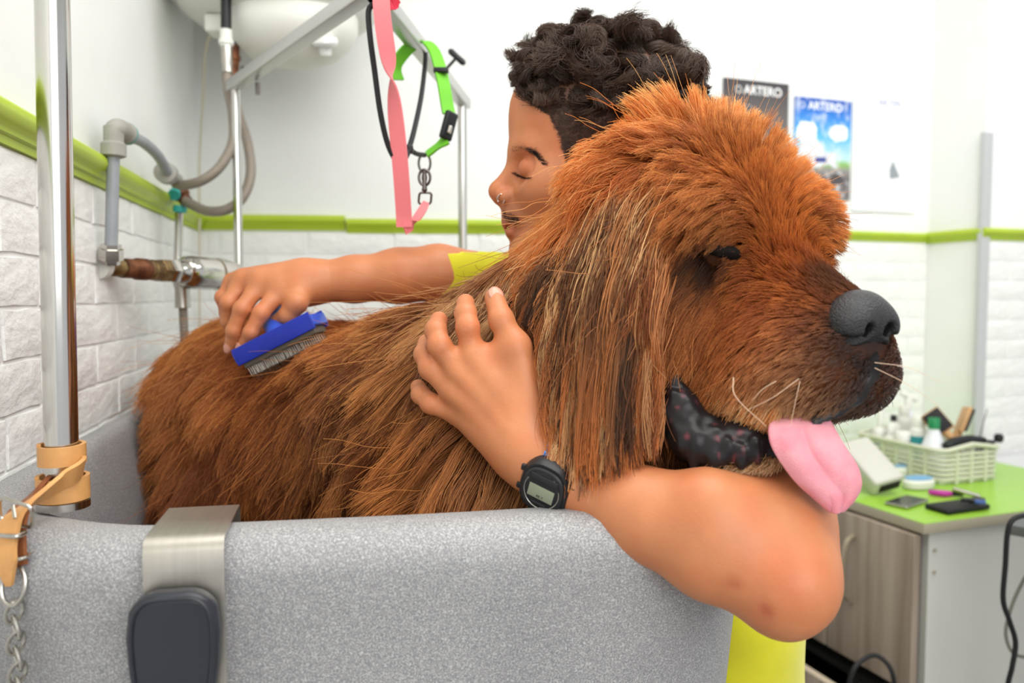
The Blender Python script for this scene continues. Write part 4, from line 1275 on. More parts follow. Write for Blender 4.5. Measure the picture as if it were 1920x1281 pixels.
def sample_surface(V, Q, n, weight=None):
    """n random points on a quad mesh -> points, normals"""
    T = np.concatenate([Q[:, [0, 1, 2]], Q[:, [0, 2, 3]]])
    a, b, c = V[T[:, 0]], V[T[:, 1]], V[T[:, 2]]
    cr = np.cross(b - a, c - a); ar = np.linalg.norm(cr, axis=1) + 1e-15
    nn = cr / ar[:, None]
    w_ = ar if weight is None else ar * weight((a + b + c) / 3, nn)
    cs = np.cumsum(w_); k = np.searchsorted(cs, rng.random(n) * cs[-1])
    k = np.minimum(k, len(T) - 1)
    u = rng.random((n, 2)); fl = u.sum(1) > 1; u[fl] = 1 - u[fl]
    return a[k] + (b[k] - a[k]) * u[:, :1] + (c[k] - a[k]) * u[:, 1:], nn[k]

# ================================================================== the man
man = thing('person', 'man in a yellow t-shirt hugging the dog and brushing its back', 'person', RZ(0.30, 1.08, -CAMZ))


def head_sdf(vol):
    M_ = 0.96
    def H(px, py, off=0.0): 
        p = A(px, py, M_); p[1] += off; return p
    vol.ell(H(1142, 222), (0.098, 0.073, 0.094), 0.01)
    vol.ell(H(1045, 225), (0.058, 0.062, 0.066), 0.03)
    vol.ell(H(1050, 350), (0.058, 0.056, 0.082), 0.03)
    for s in (-1, 1):
        vol.cone(H(1112, 415, 0.050 * s), H(1000, 478, 0.014 * s), 0.017, 0.017, 0.03)
        vol.ell(H(1022, 358, 0.040 * s), (0.026, 0.020, 0.022), 0.025)
        vol.cone(H(972, 286, 0.010 * s), H(996, 288, 0.044 * s), 0.0085, 0.0075, 0.016)
    vol.ell(H(1000, 468), (0.026, 0.028, 0.022), 0.02)
    for s in (-1, 1):
        vol.ell(H(972, 325, 0.037 * s), (0.017, 0.019, 0.014), 0.014, sub=True)
        vol.ell(H(992, 325, 0.034 * s), (0.0135, 0.0150, 0.0130), 0.003)
    # nose
    vol.cone(H(974, 303), H(938, 352), 0.0075, 0.0105, 0.014)
    vol.ell(H(932, 360), (0.0105, 0.0105, 0.0100), 0.007)
    for s in (-1, 1):
        vol.ell(H(949, 371, 0.0125 * s), (0.0105, 0.0080, 0.0090), 0.006)
        vol.ell(H(940, 383, 0.0065 * s), (0.0055, 0.0038, 0.0040), 0.003, sub=True)
    vol.cone(H(936, 376), H(955, 388), 0.0055, 0.006, 0.008)
    # mouth
    vol.ell(H(975, 408), (0.022, 0.026, 0.017), 0.012)
    vol.cone(H(957, 420, -0.016), H(957, 420, 0.016), 0.0055, 0.0055, 0.007)
    vol.cone(H(951, 420, -0.004), H(951, 420, 0.004), 0.0055, 0.0055, 0.006)
    vol.cone(H(959, 437, -0.014), H(959, 437, 0.014), 0.0068, 0.0068, 0.007)
    vol.cone(H(953, 429, -0.022), H(953, 429, 0.022), 0.0022, 0.0022, 0.003, sub=True)
    # ears
    for s in (-1, 1):
        vol.ell(H(1130, 330, 0.078 * s), (0.020, 0.008, 0.031), 0.008)
        vol.ell(H(1124, 328, 0.086 * s), (0.011, 0.006, 0.018), 0.005, sub=True)
    vol.cone(H(1165, 380), RZ(0.19, 1.03, -0.055), 0.058, 0.062, 0.03)


# key joints
L_SH, L_EL = RZ(0.262, 0.90, -0.045), A(1466, 1090, 0.610)
L_WR = A(1012, 868, 0.688)
R_SH, R_EL, R_WR = RZ(0.155, 1.17, -0.015), A(822, 512, 1.105), A(574, 530, 1.075)


def arm_sdf(vol):
    d = L_EL - L_SH
    vol.chain([L_SH, L_SH + d * 0.5, L_SH + d * 0.86, L_EL], [0.052, 0.044, 0.036, 0.034], 0.02)
    f = L_WR - L_EL
    vol.chain([L_EL, L_EL + f * 0.26, L_EL + f * 0.55, L_EL + f * 0.85, L_WR], [0.034, 0.0385, 0.0345, 0.0262, 0.0245], 0.02)
    # elbow point and the muscle bulge on top of the forearm
    vol.cone(A(1490, 1110, 0.605), A(1474, 1124, 0.606), 0.022, 0.022, 0.03)
    vol.cone(A(1330, 945, 0.628), A(1440, 980, 0.636), 0.028, 0.032, 0.03)
    vol.cone(A(1478, 960, 0.670), A(1478, 1050, 0.628), 0.034, 0.030, 0.03)
    d = R_EL - R_SH
    vol.chain([R_SH, R_SH + d * 0.5, R_EL], [0.055, 0.045, 0.037], 0.02)
    f = R_WR - R_EL
    vol.chain([R_EL, R_EL + f * 0.3, R_EL + f * 0.65, R_EL + f * 0.9, R_WR], [0.0345, 0.0345, 0.0285, 0.0235, 0.0235], 0.02)


def finger(vol, pts, r0, r1, k=0.004):
    n = len(pts)
    rs = [r0 + (r1 - r0) * i / (n - 1) for i in range(n)]
    for i in range(n - 1): vol.cone(pts[i], pts[i + 1], rs[i], rs[i + 1], k if i else 0.007)
    for i in range(1, n - 1): vol.ell(pts[i], (rs[i] * 0.99,) * 3, 0.004)


# ---- left hand resting on the dog's shoulder
LH = {
    'index': [A(886, 668, 0.724), A(877, 614, 0.722), A(873, 588, 0.730), A(873, 568, 0.747)],
    'middle': [A(860, 698, 0.724), A(824, 648, 0.721), A(817, 620, 0.730), A(823, 601, 0.748)],
    'ring': [A(850, 734, 0.728), A(807, 691, 0.731), A(796, 665, 0.741), A(800, 643, 0.758)],
    'pinky': [A(862, 778, 0.734), A(808, 757, 0.738), A(789, 740, 0.748), A(784, 726, 0.764)],
}
L_TH = [A(1000, 745, 0.715), A(966, 652, 0.720), A(940, 600, 0.724), A(927, 558, 0.738)]
L_PALM = A(930, 740, 0.727)


def lhand_sdf(vol):
    w0 = A(985, 838, 0.700)
    for nm, r in (('index', 0.0130), ('middle', 0.0130), ('ring', 0.0122), ('pinky', 0.0112)):
        p = LH[nm]
        off = {'index': (24, -14), 'middle': (6, -2), 'ring': (-12, 8), 'pinky': (-30, 16)}[nm]
        wr = A(988 + off[0], 836 + off[1], 0.702)
        vol.cone(wr, p[0], 0.0185, r * 0.92, 0.014)
        finger(vol, p, 0.0108 if nm != 'pinky' else 0.0096, 0.0086 if nm != 'pinky' else 0.0076)
        # extensor tendon and knuckle relief
        vol.cone(p[0] + np.array([0, -0.0075, 0.001]), wr * 0.6 + p[0] * 0.4 + np.array([0, -0.0105, 0.0]), 0.0060, 0.0045, 0.007)
    vol.ell(A(938, 750, 0.727), (0.028, 0.012, 0.032), 0.015)
    vol.cone(A(1010, 800, 0.708), L_TH[1], 0.019, 0.0135, 0.018)
    finger(vol, L_TH[1:], 0.0125, 0.0092)
    vol.cone(L_TH[1], A(900, 680, 0.727), 0.009, 0.010, 0.014)
    # veins
    vol.chain([A(868, 712, 0.713), A(900, 742, 0.709), A(925, 778, 0.702), A(955, 806, 0.690)], [0.003, 0.0034, 0.0034, 0.003], 0.006)
    vol.chain([A(900, 742, 0.709), A(940, 752, 0.705), A(965, 786, 0.693)], [0.0028, 0.003, 0.0028], 0.006)
    f = L_EL - L_WR
    vol.chain([w0, L_WR, L_WR + f * 0.15, L_WR + f * 0.30], [0.0235, 0.0245, 0.0262, 0.0315], 0.02)


# ---- right hand holding the brush
RH = {
    'index': [A(526, 544, 1.052), A(489, 588, 1.030), A(470, 624, 1.026), A(456, 650, 1.036)],
    'middle': [A(489, 531, 1.058), A(453, 580, 1.034), A(438, 620, 1.034), A(432, 650, 1.044)],
    'ring': [A(456, 527, 1.068), A(428, 568, 1.050), A(428, 602, 1.060), A(436, 622, 1.078)],
    'pinky': [A(436, 532, 1.082), A(417, 558, 1.072), A(424, 588, 1.084), A(434, 604, 1.096)],
}
R_TH = [A(562, 548, 1.050), A(556, 568, 1.038), A(540, 592, 1.040), A(518, 603, 1.052)]


def rhand_sdf(vol):
    for nm, r in (('index', 0.0140), ('middle', 0.0140), ('ring', 0.0130), ('pinky', 0.0120)):
        p = RH[nm]
        off = {'index': (4, 12), 'middle': (2, 2), 'ring': (0, -6), 'pinky': (-2, -12)}[nm]
        wr = A(566 + off[0], 530 + off[1], 1.072)
        vol.cone(wr, p[0], 0.0185, r, 0.02)
        finger(vol, p, 0.0116 if nm != 'pinky' else 0.0102, 0.0080 if nm != 'pinky' else 0.0072)
        vol.cone(p[0] + np.array([0, -0.003, 0.006]), wr * 0.6 + p[0] * 0.4 + np.array([0, -0.003, 0.006]), 0.006, 0.004, 0.009)
    vol.cone(A(566, 536, 1.068), R_TH[1], 0.019, 0.0140, 0.016)
    finger(vol, R_TH[1:], 0.0128, 0.0094)
    f = R_EL - R_WR
    vol.chain([R_WR, R_WR + f * 0.12, R_WR + f * 0.35], [0.0235, 0.0235, 0.0285], 0.02)


def bounds(pts, pad):
    P = np.array(pts); return P.min(0) - pad, P.max(0) + pad


v_head = Vol(A(905, 520, 0.96) - np.array([0.02, 0.125, 0.02]), A(1330, 60, 0.96) + np.array([0.03, 0.125, 0.03]), 0.0022)
head_sdf(v_head)
v_lh = Vol(*bounds([p for f in LH.values() for p in f] + L_TH + [L_WR, L_WR + (L_EL - L_WR) * 0.25], 0.035), 0.0018)
lhand_sdf(v_lh)
v_rh = Vol(*bounds([p for f in RH.values() for p in f] + R_TH + [R_WR, R_WR + (R_EL - R_WR) * 0.30], 0.032), 0.0020)
rhand_sdf(v_rh)
v_arm = Vol((-0.32, 0.53, CAMZ - 0.33), (0.40, 1.30, CAMZ + 0.14), 0.0045)
arm_sdf(v_arm)
# shoulders and trunk under the shirt
v_arm.cone(L_SH, R_SH, 0.06, 0.06, 0.03)
v_arm.cone(RZ(0.2, 1.05, -0.07), RZ(0.22, 1.06, -0.25), 0.07, 0.08, 0.03)
v_arm.cone(RZ(0.17, 1.02, 0.02), RZ(0.2, 1.05, -0.07), 0.05, 0.05, 0.03)


def skin_col(V):
    c = np.tile(np.array(lin((194 / 255, 124 / 255, 82 / 255))), (len(V), 1))
    n = vnoise(V, 28, 3)[:, None]; n2 = vnoise(V, 90, 5)[:, None]; n3 = vnoise(V, 260, 6)[:, None]
    c = c * (0.90 + 0.14 * n + 0.10 * n2 + 0.05 * n3)
    red = np.clip((vnoise(V, 45, 9) - 0.5) * 2, 0, 1)[:, None]
    c = c * (1 - red * np.array([0.0, 0.13, 0.16]))
    def spot(p, r, f):
        w = np.exp(-((V - p) ** 2).sum(1) / (2 * r * r))[:, None]
        return 1 - w * (1 - np.array(f))
    # knuckles and fingertips a little redder, lips, stubble, scraped elbow
    for f in list(LH.values()) + list(RH.values()):
        for p in f[:2]: c = c * spot(p, 0.008, (1.0, 0.86, 0.82))
    H = lambda px, py, o=0.0: A(px, py, 0.96) + np.array([0, o, 0])
    for o in (-0.012, 0, 0.012):
        c = c * spot(H(954, 420, o), 0.0065, (0.82, 0.55, 0.58)) * spot(H(958, 437, o), 0.007, (0.85, 0.58, 0.60))
    for o in (-0.02, 0, 0.02):
        c = c * spot(H(962, 402, o), 0.010, (0.62, 0.60, 0.62))
    for p, r in ((A(1378, 1095, 0.585), 0.0035), (A(1440, 1150, 0.575), 0.004), (A(1430, 1141, 0.575), 0.003), (A(1505, 1175, 0.58), 0.003), (A(1355, 1100, 0.585), 0.002)):
        c = c * spot(p, r, (0.80, 0.58, 0.58))
    for p in (A(1490, 1090, 0.565), A(1460, 1050, 0.57)): c = c * spot(p, 0.02, (1.0, 0.87, 0.85))
    c = c * spot(A(893, 660, 0.708), 0.0011, (0.35, 0.3, 0.3)) * spot(A(434, 613, 1.02), 0.0012, (0.45, 0.35, 0.3))
    # tanned cheek and eyelid
    c = c * spot(H(985, 320, -0.045), 0.012, (0.90, 0.80, 0.78)) * spot(H(935, 362, -0.008), 0.012, (1.0, 0.88, 0.86))
    # dark scalp below the hair
    q = V - H(1142, 222)
    return np.clip(c, 0, 1)


parts = [relax(*v.mesh(), 1, 0.4) for v in (v_arm, v_lh, v_rh, v_head)]
SKV = np.concatenate([p[0] for p in parts])
sc_ = skin_col(SKV)
# scalp cap coloured dark where hair grows
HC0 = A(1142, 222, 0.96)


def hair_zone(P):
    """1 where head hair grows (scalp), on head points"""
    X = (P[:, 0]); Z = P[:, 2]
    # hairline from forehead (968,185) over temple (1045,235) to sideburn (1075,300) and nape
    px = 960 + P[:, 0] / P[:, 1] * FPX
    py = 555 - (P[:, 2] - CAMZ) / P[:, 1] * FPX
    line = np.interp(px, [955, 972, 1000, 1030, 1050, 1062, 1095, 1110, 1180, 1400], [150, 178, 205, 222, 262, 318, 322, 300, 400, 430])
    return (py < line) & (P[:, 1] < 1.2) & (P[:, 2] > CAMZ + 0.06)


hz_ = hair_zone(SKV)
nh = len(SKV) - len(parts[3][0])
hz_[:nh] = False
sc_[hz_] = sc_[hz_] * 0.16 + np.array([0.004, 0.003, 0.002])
M['skin'] = attr_mat('skin', 'scol', 0.45, 0.45, sss=0.04, bump=0.12, bscale=420)
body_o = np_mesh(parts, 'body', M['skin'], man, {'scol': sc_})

# ---- nails
M['nail'] = mat('fingernail', rgb(214, 152, 130), 0.25, spec=0.6)
def nail(p_tip, p_prev, out, w_=0.0062, l_=0.0068, push=0.0062, back=0.002):
    d = Vector(p_tip - p_prev).normalized(); o_ = Vector(out); o_ = (o_ - d * o_.dot(d)).normalized(); r_ = d.cross(o_)
    Mx = Matrix((( r_.x, d.x, o_.x, 0), (r_.y, d.y, o_.y, 0), (r_.z, d.z, o_.z, 0), (0, 0, 0, 1)))
    Mx = Matrix.Translation(Vector(p_tip) + o_ * push - d * back) @ Mx
    vs = []; fs = []
    n, k_ = 8, 8
    for i in range(n + 1):
        for j in range(k_ + 1):
            u = -1 + 2 * i / n; v = -1 + 2 * j / k_
            x = u * math.sqrt(max(0, 1 - 0.45 * v * v)) * w_; y = v * math.sqrt(max(0, 1 - 0.35 * u * u)) * l_
            vs.append((x, y, 0.0012 - 0.0022 * u * u - 0.0010 * max(0, v) ** 2))
    for i in range(n):
        for j in range(k_):
            a = i * (k_ + 1) + j
            fs.append((a, a + 1, a + k_ + 2, a + k_ + 1))
    o = MB().add(vs, fs, Mx).build('fingernail', M['nail'], man, smooth=180)
    md = o.modifiers.new('solid', 'SOLIDIFY'); md.thickness = 0.001; md.offset = -1
nail(RH['index'][3], RH['index'][2], (-0.05, -1, 0.30), push=0.0072, back=-0.001)
nail(RH['middle'][3], RH['middle'][2], (-0.25, -1, 0.25), push=0.0072, back=-0.001)
nail(L_TH[3], L_TH[2], (0.30, -1, 0.25), 0.0072, 0.0078, 0.0080, 0.001)

# ---- nose ring
nr = A(940, 377, 0.96) + np.array([0, -0.0175, 0])
MB().tube([Vector(nr) + Vector((0.0055 * math.cos(a) * 0.75, -0.001, 0.0058 * math.sin(a))) for a in np.linspace(R(-60), R(215), 20)], 0.0007, 8).build('nose_ring', M['chromeold'], man)

# ---- t-shirt
v_sh = Vol((-0.10, 0.74, CAMZ - 0.75), (0.52, 1.36, CAMZ + 0.06), 0.006)
v_sh.ell(RZ(0.225, 1.05, -0.16), (0.115, 0.185, 0.17), 0.05, Matrix.Rotation(R(-18), 3, 'Y'))
v_sh.ell(RZ(0.279, 1.06, -0.42), (0.100, 0.165, 0.26), 0.08)
v_sh.ell(RZ(0.287, 1.06, -0.64), (0.100, 0.170, 0.20), 0.06)
d = R_EL - R_SH
v_sh.cone(R_SH, R_SH + d * 0.93, 0.070, 0.044, 0.03)
d = L_EL - L_SH
v_sh.cone(L_SH, L_SH + d * 0.30, 0.072, 0.060, 0.03)
v_sh.cone(L_SH, R_SH, 0.068, 0.068, 0.03)
V, Q = relax(*v_sh.mesh(), 3, 0.5)
# cloth folds
nrm = v_sh.grad(V)
fold = np.sin((V[:, 2] * 0.6 + V[:, 0] * 0.5 + vnoise(V, 7, 4) * 0.09) * 75) * vnoise(V, 8, 8)
V = V + nrm * (fold * 0.006 * np.clip((V[:, 2] - (CAMZ - 0.75)) * 4, 0, 1))[:, None]
keep = (V[Q[:, 0], 2] > CAMZ - 0.70)
M['shirt'] = mat('yellow_cotton', rgb(222, 216, 30), 0.75, var=0.10, vscale=14, bump=0.2, bscale=900, sheen=0.3)
sh = np_mesh([(V, Q[keep])], 't_shirt', M['shirt'], man)
md = sh.modifiers.new('solid', 'SOLIDIFY'); md.thickness = 0.002
# side seam
MB().tube([A(1421, 1160, 0.955), A(1419, 1210, 0.951), A(1413, 1290, 0.948), A(1405, 1400, 0.944)], 0.0011, 6).build('side_seam', M['shirt'], man)

# ---- trousers and shoes (below the frame)
v_tr = Vol((0.12, 0.80, -0.02), (0.50, 1.32, CAMZ - 0.60), 0.009)
v_tr.ell(RZ(0.30, 1.06, -0.70), (0.097, 0.16, 0.11), 0.03)
for s in (-1, 1):
    v_tr.chain([RZ(0.30, 1.06 + 0.08 * s, -0.75), RZ(0.285, 1.06 + 0.085 * s, -CAMZ / 1.45), RZ(0.31, 1.06 + 0.09 * s, -CAMZ + 0.06)], [0.085, 0.062, 0.048], 0.03)
M['denim'] = mat('dark_denim', rgb(48, 52, 66), 0.8, var=0.2, vscale=60)
np_mesh([v_tr.mesh()], 'trousers', M['denim'], man)
for s in (-1, 1):
    MB().tube([RZ(0.345, 1.06 + 0.09 * s, -CAMZ + 0.045), RZ(0.29, 1.06 + 0.09 * s, -CAMZ + 0.05), RZ(0.22, 1.06 + 0.092 * s, -CAMZ + 0.036), RZ(0.15, 1.06 + 0.094 * s, -CAMZ + 0.032)], [0.036, 0.045, 0.038, 0.028], 16).build('shoe', M['rubber'], man)

# ---- hair of the man: curls on top, short fade at the side
def man_hair():
    hv, hq = parts[3]
    P, N = sample_surface(hv, hq, 52000, lambda c, n: hair_zone(c).astype(float))
    px = 960 + P[:, 0] / P[:, 1] * FPX; py = 555 - (P[:, 2] - CAMZ) / P[:, 1] * FPX
    # top length, faded down the side
    side = np.interp(px, [960, 1000, 1050, 1150, 1260, 1330], [175, 200, 215, 222, 235, 240])
    topw = np.clip((side - py) / 45, 0, 1)
    L = 0.005 + 0.030 * topw ** 0.8
    n = len(P); K = 14
    # clump centres
    C, CN = sample_surface(hv, hq, 240, lambda c, n: hair_zone(c).astype(float))
    kd = kdtree.KDTree(len(C))
    for i, c in enumerate(C): kd.insert(c, i)
    kd.balance()
    ci = np.array([kd.find(p)[1] for p in P])
    cph = rng.random(len(C)) * 6.28; cfr = rng.uniform(1.2, 1.9, len(C)); cam_ = rng.uniform(0.006, 0.011, len(C)); cL = rng.uniform(0.75, 1.25, len(C))
    # flow: forwards (to the left) on the front, back on the crown
    fl = np.stack([np.interp(px, [950, 1060, 1200, 1330], [-0.8, -0.35, 0.35, 0.8]), -0.35 * np.ones(n), np.interp(px, [950, 1050, 1330], [0.25, 0.2, -0.45])], 1)
    fl += rng.normal(0, 0.05, (n, 3)) + rng.normal(0, 0.35, (len(C), 3))[ci]
    fl = fl - N * (fl * N).sum(1, keepdims=True) * 0.7
    fl /= np.linalg.norm(fl, axis=1, keepdims=True)
    t = np.linspace(0, 1, K)[None, :, None]
    Lc = (L * cL[ci] * rng.uniform(0.7, 1.1, n))[:, None, None]
    lift = (0.34 * topw + 0.2)[:, None, None]
    base = P[:, None, :] + N[:, None, :] * (Lc * lift * (t - 0.35 * t * t)) + fl[:, None, :] * (Lc * 0.85 * t)
    # gather to the clump
    cen = C[ci][:, None, :] + CN[ci][:, None, :] * (Lc * lift * (t - 0.35 * t * t)) + fl[:, None, :] * (Lc * 0.85 * t)
    g = (0.86 * topw)[:, None, None] * np.minimum(1, t * 1.6)
    pts = base * (1 - g) + cen * g
    # curl
    b1 = np.cross(fl, N); b1 /= np.linalg.norm(b1, axis=1, keepdims=True) + 1e-9
    b2 = np.cross(b1, fl)
    ph = cph[ci] + rng.normal(0, 0.2, n)
    a = (cfr[ci][:, None] * 6.28 * t[0, :, 0][None] * 1.0 + ph[:, None])
    r_ = (cam_[ci] * topw)[:, None] * np.minimum(1, t[0, :, 0][None] * 2.0)
    pts = pts + b1[:, None, :] * (np.cos(a) * r_)[..., None] + b2[:, None, :] * (np.sin(a) * r_ * 0.8)[..., None]
    pts[:, 0] = P
    # keep out of the skull
    flat = pts.reshape(-1, 3); dd = v_head.sample(flat); gg = v_head.grad(flat)
    push = np.maximum(0.0015 - dd, 0)[:, None]; flat = flat + gg * push
    pts = flat.reshape(n, K, 3); pts[:, 0] = P - N * 0.0005
    rad = (0.00022 + 0.00010 * topw)[:, None] * np.linspace(1, 0.55, K)[None]
    v = 0.7 + 0.6 * rng.random(n) + 0.5 * (rng.random(len(C))[ci] - 0.5)
    col = np.array([0.052, 0.030, 0.020])[None] * v[:, None]
    col = col[:, None, :] * np.linspace(0.8, 1.6, K)[None, :, None]
    m = attr_mat('dark_curly_hair', 'hcol', 0.42, 0.35, hair=0.15)
    hair_curves('hair', pts, rad, np.clip(col, 0, 1), m, man)
    return m


hair_m = man_hair()


def strands(name, roots, dirs, L, rad, col, m, parent, K=5, curve=None, jitter=0.15):
    n = len(roots)
    d = dirs + rng.normal(0, jitter, (n, 3)); d /= np.linalg.norm(d, axis=1, keepdims=True)
    t = np.linspace(0, 1, K)[None, :, None]
    L = np.broadcast_to(np.asarray(L, float), (n,))[:, None, None]
    P = roots[:, None, :] + d[:, None, :] * L * t
    if curve is not None: P = P + np.asarray(curve)[None, None, :] * L * t * t
    rr = np.full((n, 1), rad) * np.linspace(1, 0.35, K)[None]
    col = np.asarray(col)
    cc = np.broadcast_to(col[None, None, :] if col.ndim == 1 else col[:, None, :], (n, K, 3)) * rng.uniform(0.7, 1.3, (n, 1, 1))
    return hair_curves(name, P, rr, cc, m, parent)


def on_head(px, py, D0=0.80):
    """first head surface point along the view ray of a photo pixel"""
    px = np.atleast_1d(px).astype(float); py = np.atleast_1d(py).astype(float)
    ds = np.linspace(0.84, 1.02, 180)
    P = np.stack([np.stack([A(x, y, d) for d in ds]) for x, y in zip(px, py)])
    s = v_head.sample(P.reshape(-1, 3)).reshape(len(px), -1)
    hit = (s < 0).argmax(1); ok = (s < 0).any(1)
    return P[np.arange(len(px)), hit], ok


# eyebrow
bt = rng.random(900); bt = bt ** 1.15; bx_ = 959 + bt * 58; by_ = 279 + 30 * bt ** 1.5 - 9 * np.sin(bt * 3.0) + rng.normal(0, 1, 900) * (4.2 - 2.6 * bt)
Pb, ok = on_head(bx_, by_); Pb = Pb[ok]
strands('eyebrow', Pb + np.array([0, -0.0004, 0]), np.tile([0.8, -0.25, -0.15], (len(Pb), 1)), 0.0075, 0.00028, (0.012, 0.008, 0.006), hair_m, man)
# eyelashes along the closed lid
lt = np.linspace(0, 1, 46); Pl, ok = on_head(966 + 32 * lt, 323 + 9 * np.sin(lt * 2.2) + 2 * lt); Pl = Pl[ok]
strands('eyelashes', Pl + np.array([0, -0.0004, 0]), np.tile([-0.75, -0.55, -0.45], (len(Pl), 1)), 0.0075, 0.00026, (0.01, 0.008, 0.007), hair_m, man, curve=(0, 0, 0.25), jitter=0.1)
# moustache and stubble
ms = rng.random((230, 2)); Pm_, ok = on_head(944 + 30 * ms[:, 0], 392 + 15 * ms[:, 1] + 14 * ms[:, 0]); Pm_ = Pm_[ok]
strands('moustache', Pm_, np.tile([-0.2, -0.5, -0.7], (len(Pm_), 1)), 0.0055, 0.00016, (0.025, 0.018, 0.014), hair_m, man, jitter=0.3)
ms = rng.random((260, 2)); Pm_, ok = on_head(958 + 70 * ms[:, 0], 440 + 45 * ms[:, 1]); Pm_ = Pm_[ok]
strands('beard_stubble', Pm_, np.tile([-0.3, -0.6, -0.6], (len(Pm_), 1)), 0.003, 0.00014, (0.02, 0.014, 0.011), hair_m, man, jitter=0.3)

# ================================================================== wristwatch
wf = Vector(L_EL - L_WR).normalized()                       # along the arm to the elbow
wc = Vector(A(1048, 888, 0.681))
wn = Vector((-0.20, -0.93, -0.32)); wn = (wn - wf * wn.dot(wf)).normalized()   # face normal, towards the viewer
wy = wn.cross(wf).normalized()                              # across the wrist
WX = Matrix(((wf.x, wy.x, wn.x, 0), (wf.y, wy.y, wn.y, 0), (wf.z, wy.z, wn.z, 0), (0, 0, 0, 1)))
WX = Matrix.Translation(wc) @ WX @ Matrix.Diagonal((1.12, 1.06, 1.0, 1))
t = thing('wristwatch', 'black digital wristwatch with blue strap edge on the left wrist', 'watch', wc)
up_ = 0.0265
sl = []
for i in range(40):
    a = 2 * math.pi * i / 40
    sl.append(WX @ Vector((0, 0.0285 * math.cos(a), 0.0270 * math.sin(a))))
sp_pts = sl + [sl[0]]
MB().tube(sl, 0.001, 4, closed=True)
vs = []; fs = []
for i in range(40):
    a = 2 * math.pi * i / 40
    for (dx, dr) in ((-0.0105, 0), (-0.0105, 0.0028), (0.0105, 0.0028), (0.0105, 0)):
        vs.append((dx, (0.0275 + dr) * math.cos(a), (0.0255 + dr) * math.sin(a)))
for i in range(40):
    j = (i + 1) % 40
    for k in range(4): fs.append((i * 4 + k, i * 4 + (k + 1) % 4, j * 4 + (k + 1) % 4, j * 4 + k))
MB().add(vs, fs, WX).build('strap', M['rubber'], t)
def oct_(rx, ry, n=40, sq=0.62):
    pts = []
    for i in range(n):
        a = 2 * math.pi * i / n
        c_, s_ = math.cos(a), math.sin(a)
        r_ = (abs(c_) ** (2 / sq) + abs(s_) ** (2 / sq)) ** (-sq / 2) if False else 1.0 / (abs(c_) ** 2.6 + abs(s_) ** 2.6) ** (1 / 2.6)
        pts.append((rx * r_ * c_, ry * r_ * s_))
    return pts
def slab(poly, z0, z1, nm, m, sc=1.0, top=0.9):
    n = len(poly)
    vs = [(x, y, z0) for x, y in poly] + [(x, y, z0 + (z1 - z0) * 0.6) for x, y in poly] + [(x * top, y * top, z1) for x, y in poly]
    fs = [tuple(range(n - 1, -1, -1)), tuple(range(2 * n, 3 * n))]
    for q_ in (0, 1):
        for i in range(n):
            j = (i + 1) % n; fs.append((q_ * n + i, q_ * n + j, (q_ + 1) * n + j, (q_ + 1) * n + i))
    return MB().add(vs, fs, WX).build(nm, m, t, smooth=30)
slab(oct_(0.0205, 0.0235), up_ - 0.006, up_ + 0.0065, 'case', M['black'])
M['bezel'] = mat('watch_bezel', rgb(34, 34, 36), 0.45)
slab(oct_(0.0165, 0.019), up_ + 0.006, up_ + 0.009, 'bezel', M['bezel'], top=0.94)
slab(oct_(0.0140, 0.0150), up_ + 0.0088, up_ + 0.0096, 'watch_glass', mat('watch_face_black', rgb(22, 22, 24), 0.15), top=0.98)
MB().tube([WX @ Vector((0.0140 * math.cos(a), 0.0152 * math.sin(a), up_ + 0.0096)) for a in np.linspace(R(150), R(385), 30)], 0.0005, 6).build('silver_arc', M['nickel'], t)
LY = -0.0015
MB().box((0, LY, up_ + 0.0098), (0.0205, 0.0112, 0.0008), WX, bev=0.0003).build('lcd', mat('lcd_green_grey', rgb(140, 146, 124), 0.3), t)
LCD = [o for o in t.children if o.name.startswith('lcd')][0]
for i_, (sx, sy, ln, hh) in enumerate(((0.0, 0.011, 0.022, 0.0045), (0.0, -0.0115, 0.012, 0.002))):
    MB().box((sx, sy, up_ + 0.0094), (ln, hh, 0.0016), WX, bev=0.0005).build('bezel_block', M['bezel'], t)
M['blue'] = mat('bright_blue_resin', rgb(50, 150, 235), 0.4)
a0 = R(40)
for a in (R(33), R(45), R(57)):
    MB().box((0, 0.0305 * math.cos(a), 0.0285 * math.sin(a)), (0.0215, 0.0075, 0.0016), WX @ Matrix.Identity(4), bev=0.0004).build('blue_strap_panel', M['blue'], t)
for sx in (-1, 1):
    for sy in (-1, 1):
        MB().box((sx * 0.0205, sy * 0.0085, up_ + 0.001), (0.0035, 0.0055, 0.004), WX, bev=0.001).build('button', M['bezel'], t)
def wtext(body, size, x, y):
    c = bpy.data.curves.new('digits', 'FONT'); c.body = body; c.size = size; c.extrude = 0.0001; c.align_x = 'CENTER'; c.align_y = 'CENTER'
    c.materials.append(M['rubber'])
    o = bpy.data.objects.new('digits', c); COL.objects.link(o)
    o.parent = t; o.matrix_parent_inverse = WM[t.name].inverted()
    o.matrix_world = WX @ Matrix.Translation((x, y, up_ + 0.0104))
    under(to_mesh(o), LCD)
wtext('12:00 21', 0.0052, 0, LY + 0.0012)
wtext('FR 7', 0.0030, 0, LY - 0.0035)

